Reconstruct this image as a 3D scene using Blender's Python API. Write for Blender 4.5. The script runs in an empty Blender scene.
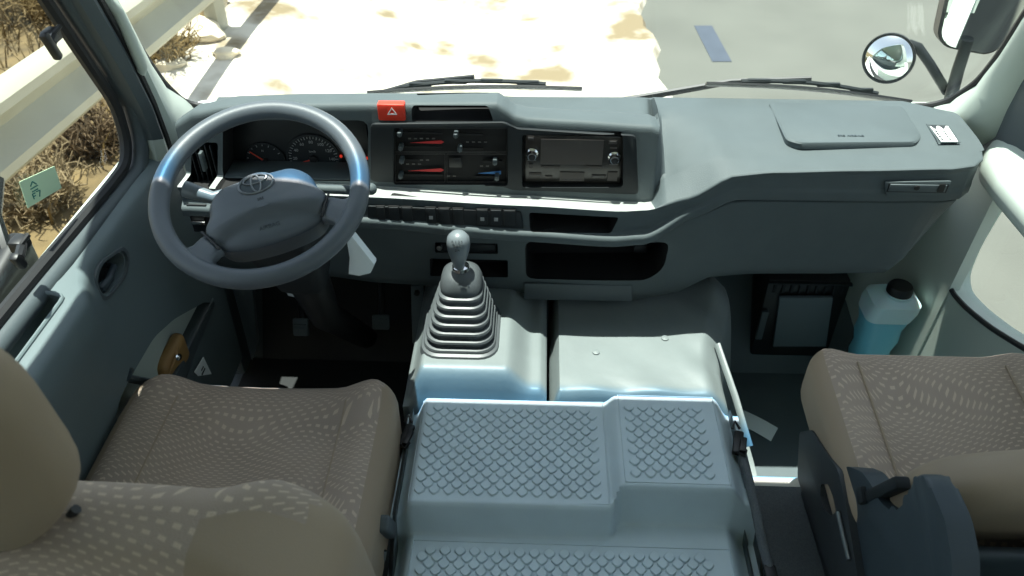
import bpy, bmesh, math, random
import numpy as np
from mathutils import Vector as V, Matrix
random.seed(7)
S = bpy.context.scene
COL = S.collection

# ------------------------------------------------------------------ camera
CAMP = (0, 0, 1.6); PITCH = 39.0; YAW = 2.0; FPX = 800.0
cd = bpy.data.cameras.new('camera'); cam = bpy.data.objects.new('camera', cd); COL.objects.link(cam)
cam.location = CAMP
cam.rotation_euler = (math.radians(90 - PITCH), 0, math.radians(YAW))
cd.sensor_width = 36; cd.lens = FPX / 1024 * 36; cd.clip_start = .02; cd.clip_end = 500
cd.dof.use_dof = True; cd.dof.focus_distance = 1.55; cd.dof.aperture_fstop = 6.3
S.camera = cam

# ------------------------------------------------------------------ light
TO_SUN = V((-.10, .09, 1)).normalized()
W = bpy.data.worlds.new('sky'); S.world = W; W.use_nodes = True
nt = W.node_tree; bg = nt.nodes['Background']
sky = nt.nodes.new('ShaderNodeTexSky'); sky.sky_type = 'NISHITA'; sky.sun_disc = False
sky.sun_elevation = math.asin(TO_SUN.z); sky.sun_rotation = math.atan2(TO_SUN.x, TO_SUN.y)
hsv = nt.nodes.new('ShaderNodeHueSaturation'); hsv.inputs['Saturation'].default_value = .5   # hazy, nearly white sky
nt.links.new(sky.outputs[0], hsv.inputs['Color']); nt.links.new(hsv.outputs[0], bg.inputs[0]); bg.inputs[1].default_value = .30
sl = bpy.data.lights.new('sun', 'SUN'); sun = bpy.data.objects.new('sun', sl); COL.objects.link(sun)
sl.energy = 13; sl.angle = math.radians(.55); sl.color = (1, .97, .92)
sun.rotation_euler = (-TO_SUN).to_track_quat('-Z', 'Y').to_euler(); sun.location = (0, 0, 12)
S.view_settings.view_transform = 'Standard'; S.view_settings.look = 'None'
S.view_settings.exposure = -.12; S.view_settings.gamma = 1; S.view_settings.use_curve_mapping = False

# ------------------------------------------------------------------ measuring: a photo pixel on a known real plane
_p, _y = math.radians(PITCH), math.radians(YAW)
_fh = V((-math.sin(_y), math.cos(_y), 0)); _R = V((math.cos(_y), math.sin(_y), 0)); _Z = V((0, 0, 1))
_F = _fh * math.cos(_p) - _Z * math.sin(_p); _U = _fh * math.sin(_p) + _Z * math.cos(_p)
def at(px, py, x=None, y=None, z=None):
    d = _F + _R * ((px - 512) / FPX) + _U * ((288 - py) / FPX)
    c = V(CAMP)
    t = (x - c.x) / d.x if x is not None else (y - c.y) / d.y if y is not None else (z - c.z) / d.z
    return c + d * t

# ------------------------------------------------------------------ materials
def mat(name, col, rough=.6, metal=0, bump=0, bscale=300, var=0, vscale=8, spec=.5, **kw):
    m = bpy.data.materials.new(name); m.use_nodes = True
    n = m.node_tree; b = n.nodes['Principled BSDF']
    b.inputs['Base Color'].default_value = (*col, 1); b.inputs['Roughness'].default_value = rough
    b.inputs['Metallic'].default_value = metal; b.inputs['Specular IOR Level'].default_value = spec
    for k, v in kw.items(): b.inputs[k.replace('_', ' ')].default_value = v
    tc = n.nodes.new('ShaderNodeTexCoord')
    if bump:
        t = n.nodes.new('ShaderNodeTexNoise'); t.inputs['Scale'].default_value = bscale; t.inputs['Detail'].default_value = 3
        n.links.new(tc.outputs['Object'], t.inputs['Vector'])
        bp = n.nodes.new('ShaderNodeBump'); bp.inputs['Strength'].default_value = bump; bp.inputs['Distance'].default_value = .002
        n.links.new(t.outputs[0], bp.inputs['Height']); n.links.new(bp.outputs[0], b.inputs['Normal'])
    if var:
        t = n.nodes.new('ShaderNodeTexNoise'); t.inputs['Scale'].default_value = vscale; t.inputs['Detail'].default_value = 6
        n.links.new(tc.outputs['Object'], t.inputs['Vector'])
        r = n.nodes.new('ShaderNodeValToRGB')
        r.color_ramp.elements[0].position = .3; r.color_ramp.elements[1].position = .7
        r.color_ramp.elements[0].color = (*[c * (1 - var) for c in col], 1)
        r.color_ramp.elements[1].color = (*[min(1, c * (1 + var)) for c in col], 1)
        n.links.new(t.outputs[0], r.inputs[0]); n.links.new(r.outputs[0], b.inputs['Base Color'])
    return m
def s2l(r, g, b): return tuple(((c / 255 + .055) / 1.055) ** 2.4 if c > 10 else c / 255 / 12.92 for c in (r, g, b))

M = {}
M['dash'] = mat('grey dash plastic', s2l(80, 89, 91), .6, spec=.3, bump=.25, bscale=500, var=.04, vscale=20)
M['dashdark'] = mat('dark dash plastic', s2l(74, 83, 86), .5, bump=.15, bscale=500)
M['ledgepale'] = mat('paler ledge plastic', s2l(160, 164, 160), .45)
M['panel'] = mat('charcoal panel plastic', s2l(36, 40, 42), .55, spec=.25, bump=.1, bscale=600)
M['black'] = mat('black plastic', s2l(24, 25, 26), .45)
M['blackmatte'] = mat('black void plastic', s2l(14, 14, 15), .8)
M['rubber'] = mat('black rubber', s2l(26, 27, 28), .6); M['footdark'] = mat('black footwell sheet', s2l(34, 36, 37), .75, bump=.3, bscale=200)
M['door'] = mat('grey blue door plastic', s2l(96, 109, 111), .6, bump=.2, bscale=500)
M['trim'] = mat('pale grey green trim', s2l(184, 194, 184), .6, bump=.1, bscale=400)
M['wheel'] = mat('grey steering wheel skin', s2l(80, 87, 93), .42, bump=.12, bscale=700)
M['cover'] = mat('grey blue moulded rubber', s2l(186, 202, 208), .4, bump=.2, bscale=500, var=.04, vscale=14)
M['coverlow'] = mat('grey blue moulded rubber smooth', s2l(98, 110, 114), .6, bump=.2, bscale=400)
M['cloth'] = mat('grey vinyl sheet', s2l(114, 122, 122), .45, bump=.25, bscale=60, var=.06, vscale=10)
M['gaiter'] = mat('dark rubber gaiter', s2l(76, 81, 83), .42)
M['knob'] = mat('grey gear knob', s2l(110, 118, 122), .35)
M['chrome'] = mat('chrome', (.75, .75, .75), .15, 1)
M['steel'] = mat('dull steel', s2l(120, 124, 126), .35, .8)
M['vinyl'] = mat('tan vinyl', s2l(148, 131, 110), .6, bump=.15, bscale=600)
M['floor'] = mat('dark grey floor vinyl', s2l(82, 92, 95), .6, bump=.3, bscale=250, var=.12, vscale=6)
M['carpet'] = mat('grey carpet mat', s2l(96, 102, 106), .95, bump=.9, bscale=420, var=.15, vscale=300)
M['pale'] = mat('pale painted step', s2l(225, 224, 214), .5)
M['hinge'] = mat('dark slate plastic', s2l(50, 61, 67), .5, bump=.15, bscale=500)
M['bracket'] = mat('black painted steel', s2l(58, 62, 64), .45, .3)
M['red'] = mat('red plastic', s2l(226, 62, 40), .4)
M['redink'] = mat('red ink', s2l(190, 40, 40), .6)
M['blueink'] = mat('blue ink', s2l(50, 110, 170), .6)
M['greyink'] = mat('grey ink', s2l(150, 152, 152), .6)
M['darkink'] = mat('dark ink', s2l(40, 46, 50), .6)
M['midink'] = mat('dim grey ink', s2l(82, 80, 78), .6)
M['screen'] = mat('dark glossy screen', s2l(40, 38, 36), .25)
M['cluster'] = mat('black cluster face', s2l(30, 34, 36), .4)
M['paper'] = mat('pale paper', s2l(238, 242, 240), .8)
M['white'] = mat('white label', s2l(236, 238, 236), .6)
M['green'] = mat('pale green sticker', s2l(196, 222, 184), .6)
M['jug'] = mat('translucent blue white plastic', s2l(206, 234, 238), .35, Subsurface_Weight=.25)
M['jugliquid'] = mat('blue washer fluid seen through plastic', s2l(120, 200, 220), .3)
M['plasticbag'] = mat('clear plastic sleeve', s2l(236, 244, 244), .2, Alpha=.85)
M['brass'] = mat('brass key', s2l(170, 130, 80), .35, .8)
M['leather'] = mat('tan leather', s2l(150, 115, 66), .55, bump=.3, bscale=200)
M['galv'] = mat('galvanised guardrail', s2l(162, 159, 140), .5, .0, var=.05, vscale=3)
M['bodywhite'] = mat('white bus paint', s2l(232, 234, 232), .3)
M['mirror'] = mat('mirror glass', (.85, .88, .86), .02, 1)
M['grass'] = mat('dry straw grass', s2l(116, 95, 54), .9, var=.4, vscale=.9)
M['twig'] = mat('dry brown twigs', s2l(82, 66, 44), .9, var=.35, vscale=2)
M['twigpale'] = mat('pale dry twigs', s2l(122, 106, 78), .9, var=.3, vscale=2)
M['rock'] = mat('pale limestone', s2l(214, 202, 178), .9, bump=.8, bscale=14, var=.15, vscale=4)
M['roadpaint'] = mat('worn blue grey road paint', s2l(62, 70, 82), .8, var=.1, vscale=9)

def glass(name, band=False, tint=(.93, .975, .955)):
    m = bpy.data.materials.new(name); m.use_nodes = True; n = m.node_tree
    for x in list(n.nodes): n.nodes.remove(x)
    out = n.nodes.new('ShaderNodeOutputMaterial'); mix = n.nodes.new('ShaderNodeMixShader')
    tr = n.nodes.new('ShaderNodeBsdfTransparent'); gl = n.nodes.new('ShaderNodeBsdfGlossy')
    gl.inputs['Roughness'].default_value = .01; gl.inputs[0].default_value = (1, 1, 1, 1)
    mix.inputs[0].default_value = .022
    n.links.new(tr.outputs[0], mix.inputs[1]); n.links.new(gl.outputs[0], mix.inputs[2]); n.links.new(mix.outputs[0], out.inputs[0])
    tr.inputs[0].default_value = (*tint, 1)
    if band:   # the blue shade band along the top of the windscreen
        tc = n.nodes.new('ShaderNodeTexCoord'); sp = n.nodes.new('ShaderNodeSeparateXYZ'); r = n.nodes.new('ShaderNodeValToRGB')
        mp = n.nodes.new('ShaderNodeMapRange'); mp.inputs[1].default_value = 1.60; mp.inputs[2].default_value = 1.74
        n.links.new(tc.outputs['Object'], sp.inputs[0]); n.links.new(sp.outputs[2], mp.inputs[0]); n.links.new(mp.outputs[0], r.inputs[0])
        e = r.color_ramp.elements; e[0].position = .3; e[0].color = (*tint, 1); e[1].position = .75; e[1].color = (.45, .74, .96, 1)
        n.links.new(r.outputs[0], tr.inputs[0])
    return m
M['glass'] = glass('window glass'); M['windscreen'] = glass('windscreen glass', True)

def fabric(name, kz):
    """grey brown moquette with staggered short pale dashes that drift in waves"""
    m = mat(name, s2l(118, 110, 98), .95, bump=.5, bscale=700)
    n = m.node_tree; b = n.nodes['Principled BSDF']
    L = n.links.new
    def math_(op, a, b_=None, c=None):
        x = n.nodes.new('ShaderNodeMath'); x.operation = op
        for i, v in enumerate((a, b_, c)):
            if v is None: continue
            if isinstance(v, (int, float)): x.inputs[i].default_value = v
            else: L(v, x.inputs[i])
        return x.outputs[0]
    tc = n.nodes.new('ShaderNodeTexCoord'); sp = n.nodes.new('ShaderNodeSeparateXYZ'); L(tc.outputs['Object'], sp.inputs[0])
    nz = n.nodes.new('ShaderNodeTexNoise'); nz.inputs['Scale'].default_value = 5.5; nz.inputs['Detail'].default_value = 0; L(tc.outputs['Object'], nz.inputs['Vector'])
    yy = math_('ADD', sp.outputs[1], math_('MULTIPLY', sp.outputs[2], kz))
    yy = math_('ADD', yy, math_('MULTIPLY', nz.outputs[0], .22))
    v = math_('MULTIPLY', yy, 105.0); row = math_('FLOOR', v)
    u = math_('ADD', math_('MULTIPLY', math_('ADD', sp.outputs[0], math_('MULTIPLY', nz.outputs[0], .03)), 58.0), math_('MULTIPLY', row, .5))
    fu, fv = math_('FRACT', u), math_('FRACT', v)
    k = math_('MULTIPLY', math_('LESS_THAN', fu, .5), math_('LESS_THAN', math_('ABSOLUTE', math_('SUBTRACT', fv, .5)), .17))
    nb = n.nodes.new('ShaderNodeTexNoise'); nb.inputs['Scale'].default_value = 7; L(tc.outputs['Object'], nb.inputs['Vector'])
    base = n.nodes.new('ShaderNodeMixRGB'); L(nb.outputs[0], base.inputs[0])
    base.inputs[1].default_value = (*s2l(142, 128, 116), 1); base.inputs[2].default_value = (*s2l(172, 156, 141), 1)
    mx = n.nodes.new('ShaderNodeMixRGB'); L(k, mx.inputs[0]); L(base.outputs[0], mx.inputs[1]); mx.inputs[2].default_value = (*s2l(188, 169, 149), 1)
    L(mx.outputs[0], b.inputs['Base Color'])
    return m
M['fabric'] = fabric('dashed moquette', -1.0); M['fabricback'] = fabric('dashed moquette on the back', 1.0)

def ground_mat():
    m = mat('pale gravel shoulder', s2l(220, 210, 188), .95, bump=.8, bscale=20)
    n = m.node_tree; b = n.nodes['Principled BSDF']; L = n.links.new
    tc = n.nodes.new('ShaderNodeTexCoord')
    a = n.nodes.new('ShaderNodeTexNoise'); a.inputs['Scale'].default_value = 2.3; a.inputs['Detail'].default_value = 8; L(tc.outputs['Object'], a.inputs['Vector'])
    r = n.nodes.new('ShaderNodeValToRGB'); e = r.color_ramp.elements
    e[0].position = .36; e[0].color = (*s2l(122, 108, 82), 1); e[1].position = .54; e[1].color = (*s2l(208, 202, 188), 1)
    L(a.outputs[0], r.inputs[0]); L(r.outputs[0], b.inputs['Base Color'])
    return m
M['gravel'] = ground_mat()
M['soil'] = mat('dry brown verge soil', s2l(100, 84, 54), .95, bump=.9, bscale=16, var=.42, vscale=6)
M['asphalt'] = mat('worn pale asphalt', s2l(92, 93, 86), .9, bump=.6, bscale=90, var=.1, vscale=1.6)

# ------------------------------------------------------------------ mesh helpers
class B:
    """collects shapes into one mesh"""
    def __init__(s): s.bm = bmesh.new(); s.mi = 0
    def _new(s, faces):
        for f in faces: f.material_index = s.mi
    def face_set(s, verts, faces):
        vs = [s.bm.verts.new(v) for v in verts]; out = []
        for f in faces:
            try: out.append(s.bm.faces.new([vs[i] for i in f]))
            except ValueError: pass
        s._new(out); return vs, out
    def box(s, c, size, bev=0, seg=2, rot=None):
        r = bmesh.ops.create_cube(s.bm, size=1)
        mt = Matrix.Translation(V(c)) @ (rot.to_4x4() if rot else Matrix()) @ Matrix.Diagonal((*size, 1))
        bmesh.ops.transform(s.bm, matrix=mt, verts=r['verts'])
        fs = list({f for v in r['verts'] for f in v.link_faces}); s._new(fs)
        if bev:
            es = list({e for v in r['verts'] for e in v.link_edges})
            q = bmesh.ops.bevel(s.bm, geom=es, offset=bev, segments=seg, profile=.5, affect='EDGES', clamp_overlap=True); s._new(q['faces'])
        return s
    def loft(s, rings, closed=True, caps=True, loop=False):
        n = len(rings[0]); vs = [[s.bm.verts.new(p) for p in r] for r in rings]; fs = []
        m = len(rings)
        for i in range(m if loop else m - 1):
            a, b = vs[i], vs[(i + 1) % m]
            for j in range(n if closed else n - 1):
                k = (j + 1) % n
                try: fs.append(s.bm.faces.new((a[j], a[k], b[k], b[j])))
                except ValueError: pass
        if caps and closed and not loop:
            fs.append(s.bm.faces.new(vs[0][::-1])); fs.append(s.bm.faces.new(vs[-1]))
        s._new(fs); return s
    def tube(s, pts, r, n=10, caps=True, loop=False, flat=1.0):
        pts = [V(p) for p in pts]; rs = r if isinstance(r, (list, tuple)) else [r] * len(pts)
        rings = []; up = None; m = len(pts)
        for i, p in enumerate(pts):
            if loop: t = pts[(i + 1) % m] - pts[i - 1]
            else: t = pts[min(i + 1, m - 1)] - pts[max(i - 1, 0)]
            t.normalize()
            if up is None: up = t.orthogonal().normalized()
            up = (up - t * up.dot(t)).normalized(); sd = t.cross(up)
            rings.append([p + (up * math.cos(a) + sd * math.sin(a) * flat) * rs[i] for a in [2 * math.pi * k / n for k in range(n)]])
        return s.loft(rings, caps=caps, loop=loop)
    def lathe(s, c, prof, axis=(0, 0, 1), n=24):
        ax = V(axis).normalized(); u = ax.orthogonal().normalized(); w = ax.cross(u); c = V(c)
        rings = [[c + ax * h + (u * math.cos(a) + w * math.sin(a)) * max(r, 1e-4) for a in [2 * math.pi * k / n for k in range(n)]] for r, h in prof]
        return s.loft(rings)
    def prism(s, poly, d, bev=0, seg=2):
        """3D planar polygon pushed along vector d"""
        d = V(d); a = [s.bm.verts.new(V(p)) for p in poly]; b = [s.bm.verts.new(V(p) + d) for p in poly]
        n = len(poly); fs = [s.bm.faces.new(a), s.bm.faces.new(b[::-1])]
        for i in range(n): fs.append(s.bm.faces.new((a[i], b[i], b[(i + 1) % n], a[(i + 1) % n])))
        s._new(fs)
        if bev:
            es = list({e for f in fs[:2] for e in f.edges})
            q = bmesh.ops.bevel(s.bm, geom=es, offset=bev, segments=seg, profile=.5, affect='EDGES', clamp_overlap=True); s._new(q['faces'])
        return s
    def grid(s, f, nu, nv, thick=None):
        vs = [[V(f(i / nu, j / nv)) for j in range(nv + 1)] for i in range(nu + 1)]
        if thick is None:
            return s.loft(vs, closed=False)
        t = V(thick); rings = []
        for r in vs: rings.append(r + [p + t for p in reversed(r)])
        return s.loft(rings)
    def mesh(s, name, mats, ang=38):
        bmesh.ops.recalc_face_normals(s.bm, faces=s.bm.faces[:])
        me = bpy.data.meshes.new(name); s.bm.to_mesh(me); s.bm.free()
        for m in (mats if isinstance(mats, (list, tuple)) else [mats]): me.materials.append(M[m] if isinstance(m, str) else m)
        me.polygons.foreach_set('use_smooth', [True] * len(me.polygons))
        me.set_sharp_from_angle(angle=math.radians(ang)); me.update()
        return me
    def build(s, name, mats, parent=None, label=None, ang=38):
        me = s.mesh(name, mats, ang); o = bpy.data.objects.new(name, me); COL.objects.link(o)
        if parent: adopt(o, parent)
        if label: o['label'] = label
        return o
def wmat(o):
    return wmat(o.parent) @ o.matrix_parent_inverse @ o.matrix_basis if o.parent else o.matrix_basis.copy()
def adopt(o, parent):
    o.parent = parent; o.matrix_parent_inverse = wmat(parent).inverted()
def thing(name, label, cat, loc=(0, 0, 0), group=None):
    o = bpy.data.objects.new(name, None); COL.objects.link(o); o.location = loc; o.empty_display_size = .05
    return tag(o, label, cat, group)
def tag(o, label, cat, group=None):
    o['label'] = label; o['category'] = cat
    if group: o['group'] = group
    return o
def struct(o, label=None, cat=None):
    o['kind'] = 'structure'
    if label: o['label'] = label; o['category'] = cat
    return o
def empty_struct(name, loc, label, cat):
    o = bpy.data.objects.new(name, None); COL.objects.link(o); o.location = loc; o.empty_display_size = .05
    return struct(o, label, cat)
def cut(o, cutters, inner=None):
    """carve cutter meshes (list of B) out of object o for good"""
    base = o.data.materials[0]
    if inner: o.data.materials.append(M[inner])
    for c in cutters:
        if inner:
            for f in c.bm.faces: f.material_index = len(o.data.materials) - 1
        me = c.mesh('cut', [base, M[inner]] if inner and len(o.data.materials) == 2 else list(o.data.materials) if inner else base); t = bpy.data.objects.new('cut', me); COL.objects.link(t)
        md = o.modifiers.new('b', 'BOOLEAN'); md.object = t; md.operation = 'DIFFERENCE'; md.solver = 'EXACT'
        bpy.context.view_layer.update()
        dg = bpy.context.evaluated_depsgraph_get(); new = bpy.data.meshes.new_from_object(o.evaluated_get(dg))
        o.modifiers.clear(); o.data = new; bpy.data.objects.remove(t)
    o.data.set_sharp_from_angle(angle=math.radians(35))
def sm(a, c, x): t = max(0, min(1, (x - a) / (c - a))); return t * t * (3 - 2 * t)
def rrect(w, h, r, n=4):
    pts = []
    for cx, cy, a0 in ((w / 2 - r, h / 2 - r, 0), (-w / 2 + r, h / 2 - r, 90), (-w / 2 + r, -h / 2 + r, 180), (w / 2 - r, -h / 2 + r, 270)):
        for k in range(n + 1):
            a = math.radians(a0 + 90 * k / n); pts.append((cx + r * math.cos(a), cy + r * math.sin(a)))
    return pts
def fillet(poly, rad, n=4, closed=False):
    """round the corners of a polyline / polygon of vectors"""
    P = [V(p) for p in poly]; out = []; m = len(P)
    for i in range(m):
        r = rad[i] if isinstance(rad, (list, tuple)) else rad
        if not closed and i in (0, m - 1): out.append(P[i]); continue
        a, b = P[i - 1] - P[i], P[(i + 1) % m] - P[i]
        la, lb = a.length, b.length
        if la < 1e-6 or lb < 1e-6: out += [P[i].copy() for _ in range(n + 1)]; continue
        d = min(r, la * .48, lb * .48); p0 = P[i] + a / la * d; p1 = P[i] + b / lb * d
        for k in range(n + 1):
            t = k / n; out.append(p0 * (1 - t) ** 2 + P[i] * 2 * t * (1 - t) + p1 * t * t)
    return out
def interp(tab, x):
    """smooth piecewise value table [(x, v...)]"""
    if x <= tab[0][0]: return V((0, *tab[0][1:])) if len(tab[0]) > 2 else tab[0][1]
    for a, b in zip(tab, tab[1:]):
        if x <= b[0]:
            t = (x - a[0]) / (b[0] - a[0]); t = t * t * (3 - 2 * t) * .6 + t * .4
            if len(a) > 2: return V((0, *[p + (q - p) * t for p, q in zip(a[1:], b[1:])]))
            return a[1] + (b[1] - a[1]) * t
    return V((0, *tab[-1][1:])) if len(tab[-1]) > 2 else tab[-1][1]
def lettering(txt, size, pos, right, up, mat_, parent, name='lettering', depth=.0004):
    cu = bpy.data.curves.new('t', 'FONT'); cu.body = txt; cu.size = size; cu.align_x = 'CENTER'; cu.align_y = 'CENTER'; cu.extrude = depth
    cu.resolution_u = 2
    o = bpy.data.objects.new('t', cu); COL.objects.link(o); bpy.context.view_layer.update()
    me = bpy.data.meshes.new_from_object(o.evaluated_get(bpy.context.evaluated_depsgraph_get()))
    bpy.data.objects.remove(o)
    r = V(right).normalized(); u = (V(up) - r * V(up).dot(r)).normalized(); n = r.cross(u)
    mt = Matrix((r, u, n)).transposed().to_4x4(); mt.translation = V(pos)
    me.transform(mt); me.materials.clear(); me.materials.append(M[mat_])
    q = bpy.data.objects.new(name, me); COL.objects.link(q)
    if parent: adopt(q, parent)
    return q
def pbox(b, px0, py0, px1, py1, y, d, bev=.002, out=0):
    """box on a plane facing the cabin: photo rectangle at depth y, body d deep behind a face standing 'out' proud"""
    a, c = at(px0, py0, y=y), at(px1, py1, y=y); m = (a + c) / 2
    b.box((m.x, y - out + d / 2, m.z), (abs(c.x - a.x), d, abs(a.z - c.z)), bev)
    return b
def blob(c, size, r, n=10, fn=None):
    """rounded box as a B, points optionally moved by fn"""
    b = B(); q = bmesh.ops.create_cube(b.bm, size=2)
    bmesh.ops.subdivide_edges(b.bm, edges=b.bm.edges[:], cuts=n, use_grid_fill=True)
    h = V(size) / 2
    for v in b.bm.verts:
        # spread samples so the rounded rims get enough of them
        p = V([math.copysign(abs(x) ** .75, x) * k for x, k in zip(v.co, h)])
        rr = V(r) if not isinstance(r, (int, float)) else V((r, r, r))
        core = V([max(-k + q_, min(k - q_, x)) for x, k, q_ in zip(p, h, rr)])
        d = V([(x - y) / q_ for x, y, q_ in zip(p, core, rr)])
        l = d.length
        if l > 1e-6:
            mx = max(abs(x) for x in d); d = d / l * mx
            p = core + V([x * q_ for x, q_ in zip(d, rr)])
        if fn: p = V(fn(p))
        v.co = p + V(c)
    return b

# ------------------------------------------------------------------ the ground outside
GZ = -.75
b = B(); b.box((6.5, 25, GZ - .1), (12.2, 110, .2)); struct(b.build('road', 'asphalt'), 'pale asphalt road in front of the bus', 'road')
def gz(x, y):
    t = max(0, min(1, (x + 2.0) / 1.3)); return GZ + .3 * (1 - t * t * (3 - 2 * t)) + .02 * math.sin(x * 2.1 + y) + .02 * math.sin(y * 1.7)
b = B(); b.grid(lambda u, v: (-2.6 + 3.6 * u + u ** 8 * (.05 * math.sin(v * 420) + .03 * math.sin(v * 977)), -6 + 70 * v, gz(-2.6 + 3.6 * u, -6 + 70 * v) + .045 - (.0 if u < .97 else .14)), 40, 400, thick=(0, 0, -.25))
struct(b.build('ground_shoulder', 'gravel'), 'pale gravel road shoulder beside the guardrail', 'ground')
def vz(x): return GZ + .3 + (1 - (x + 30) / 27.5) * 2.0
def verge_edge(y): return -1.42 - .78 * sm(3.0, 4.2, y) + .07 * math.sin(y * 5.3) + .05 * math.sin(y * 11.7 + 1)
def verge(u, v):
    y = -6 + 70 * v ** 1.6; x = verge_edge(y) - 28 * u ** 2.2
    z = gz(x, y) + .045 + .012 * min(1, u * 12) + .006 if x > -2.5 else vz(x) + .03
    return (x, y, z + .02 * math.sin(x * 9 + y * 7) * math.sin(y * 5 - x * 4) * min(1, u * 6))
b = B(); b.grid(verge, 60, 150, thick=(0, 0, -.4))
struct(b.build('ground_verge', 'soil'), 'brown dry verge rising beyond the guardrail', 'ground')
b = B(); a0, a1 = at(703, 26, z=GZ), at(722, 62, z=GZ)
dirv = (a0 - a1).normalized(); sd = V((dirv.y, -dirv.x, 0))
b.prism([a1 - sd * .07 + V((0, 0, .004)), a1 + sd * .07 + V((0, 0, .004)), a0 + sd * .07 + V((0, 0, .004)), a0 - sd * .07 + V((0, 0, .004))], (0, 0, -.003))
struct(b.build('road_marking', 'roadpaint'), 'short blue grey dash painted on the road ahead', 'road marking')

gr = thing('guardrail', 'pale metal guardrail running beside the road outside the left window', 'guardrail', (-1.95, 3, GZ))
prof = [(-.02, .16), (.02, .155), (.055, .12), (.055, .085), (.0, .04), (-.025, 0), (.0, -.04), (.055, -.085), (.055, -.12), (.02, -.155), (-.02, -.16)]
b = B(); rz = lambda y: .20 - .055 * (max(-1, min(y, 9)) - 2.5)
ring = lambda y: [V((-1.97 + p[0], y, rz(y) + p[1])) for p in prof] + [V((-1.975 + p[0], y, rz(y) + p[1])) for p in reversed(prof)]
b.loft([ring(-4 + k * 2) for k in range(25)]); b.build('rail', 'galv', gr)
for yy in (-3.4, .8, 5.05, 9.3, 13.6, 17.9):
    b = B(); z_ = rz(yy); b.box((-2.09, yy, z_ - .36), (.08, .17, .98), .008); b.box((-2.03, yy, z_ - .02), (.06, .17, .24), .006)
    b.lathe((-1.952, yy, z_), [(0, .0), (.016, .0), (.016, .012), (0, .016)], (1, 0, 0), 8); b.build('post', 'galv', gr)

def shrub(x, y, z, r, h, n, m, label, name='dry_shrub'):
    b = B(); rnd = random.Random(int(x * 100 + y * 37))
    for _ in range(n):
        a = rnd.uniform(0, 6.28); rr = r * rnd.uniform(.1, 1) ; p = V((x + .15 * r * math.cos(a), y + .15 * r * math.sin(a), z)); pts = [p.copy()]
        d = V((math.cos(a) * rr, math.sin(a) * rr, h * rnd.uniform(.35, 1)))
        for k in range(1, 5):
            t = k / 4; q = p + d * t + V((rnd.uniform(-1, 1), rnd.uniform(-1, 1), rnd.uniform(-.6, .8))) * r * .16; pts.append(q)
        b.tube(pts, [.007, .006, .005, .004, .002], 4, caps=False)
        for k in range(3):
            s0 = pts[rnd.randint(1, 4)]; e = s0 + V((rnd.uniform(-1, 1), rnd.uniform(-1, 1), rnd.uniform(-.2, 1))) * r * .35
            b.tube([s0, (s0 + e) / 2 + V((0, 0, .02)), e], [.004, .003, .0015], 3, caps=False)
    tag(b.build(name, m), label, 'shrub', 'dry roadside shrubs')
sh = [(-2.85, 2.5, .5, .5, 150, 'twigpale', 'pale tangled dry shrub beyond the guardrail, left of the upper window latch'),
      (-2.26, 3.0, .22, .28, 230, 'twigpale', 'tangled dry shrub under the guardrail, seen behind the green sticker'),
      (-2.26, 3.52, .22, .26, 200, 'twig', 'dry twig shrub under the guardrail, inside the curved corner of the door window'),
      (-2.55, 5.45, .4, .42, 120, 'twig', 'dark brown dry shrub behind the guardrail post'),
      (-3.7, 3.6, .7, .5, 120, 'twig', 'wide brown dry shrub behind the guardrail at upper left'),
      (-3.4, 5.2, .6, .45, 110, 'grass', 'straw coloured dry shrub beyond the guardrail near the corner pillar'),
      (-2.95, 6.9, .5, .5, 110, 'twig', 'brown dry shrub at the top edge beyond the guardrail post'),
      (-4.6, 4.9, .8, .6, 130, 'twigpale', 'pale dry shrub farthest up the verge at the top left')]
for x, y, r, h, n, m, l in sh: shrub(x, y, (vz(x) if x < -2.5 else gz(x, y) + .04) - .02, r, h, n, m, l)
shrub(-2.22, 4.55, gz(-2.2, 4.5) + .03, .2, .3, 110, 'grass', 'yellow dry grass tuft on the gravel beside the corner pillar', 'grass_tuft')
b = B(); rnd = random.Random(3)
for _ in range(8500):
    x = -1.5 - 5.5 * rnd.random() ** 1.6; y = rnd.uniform(.5, 12); z = vz(x) + .03 if x < -2.5 else gz(x, y) + .05
    if x > verge_edge(y) - .04 or -2.14 < x < -1.86: continue
    h = rnd.uniform(.06, .22); a = rnd.uniform(0, 6.28); w = .006
    p = V((x, y, z)); l = V((rnd.uniform(-.1, .1), rnd.uniform(-.1, .1), h)); q = V((math.cos(a) * w, math.sin(a) * w, 0))
    b.face_set([p - q, p + q, p + l * .6 + q * .7, p + l * .6 - q * .7, p + l + V((.03 * math.cos(a), .03 * math.sin(a), -.01))], [(0, 1, 2, 3), (3, 2, 4)])
o = tag(b.build('dry_grass', 'grass'), 'dry straw grass covering the verge beyond the guardrail', 'grass'); o['kind'] = 'stuff'
def rock(px, py, s, label):
    c = at(px, py, z=GZ + .2); c.z = gz(c.x, c.y) + .045 + s * .2
    s *= .8; bb = B(); bmesh.ops.create_icosphere(bb.bm, subdivisions=3, radius=1)
    rr = random.Random(px)
    ph = [rr.uniform(0, 6) for _ in range(6)]
    for v in bb.bm.verts:
        p = v.co; k = 1 + .16 * math.sin(3 * p.x + ph[0]) * math.cos(2.5 * p.y + ph[1]) + .1 * math.sin(5 * p.z + ph[2] + 3 * p.y)
        v.co = V((p.x * k * s * 1.25, p.y * k * s, p.z * k * s * .6)) + c
    tag(bb.build('rock', 'rock'), label, 'rock', 'pale rocks on the shoulder')
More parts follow.
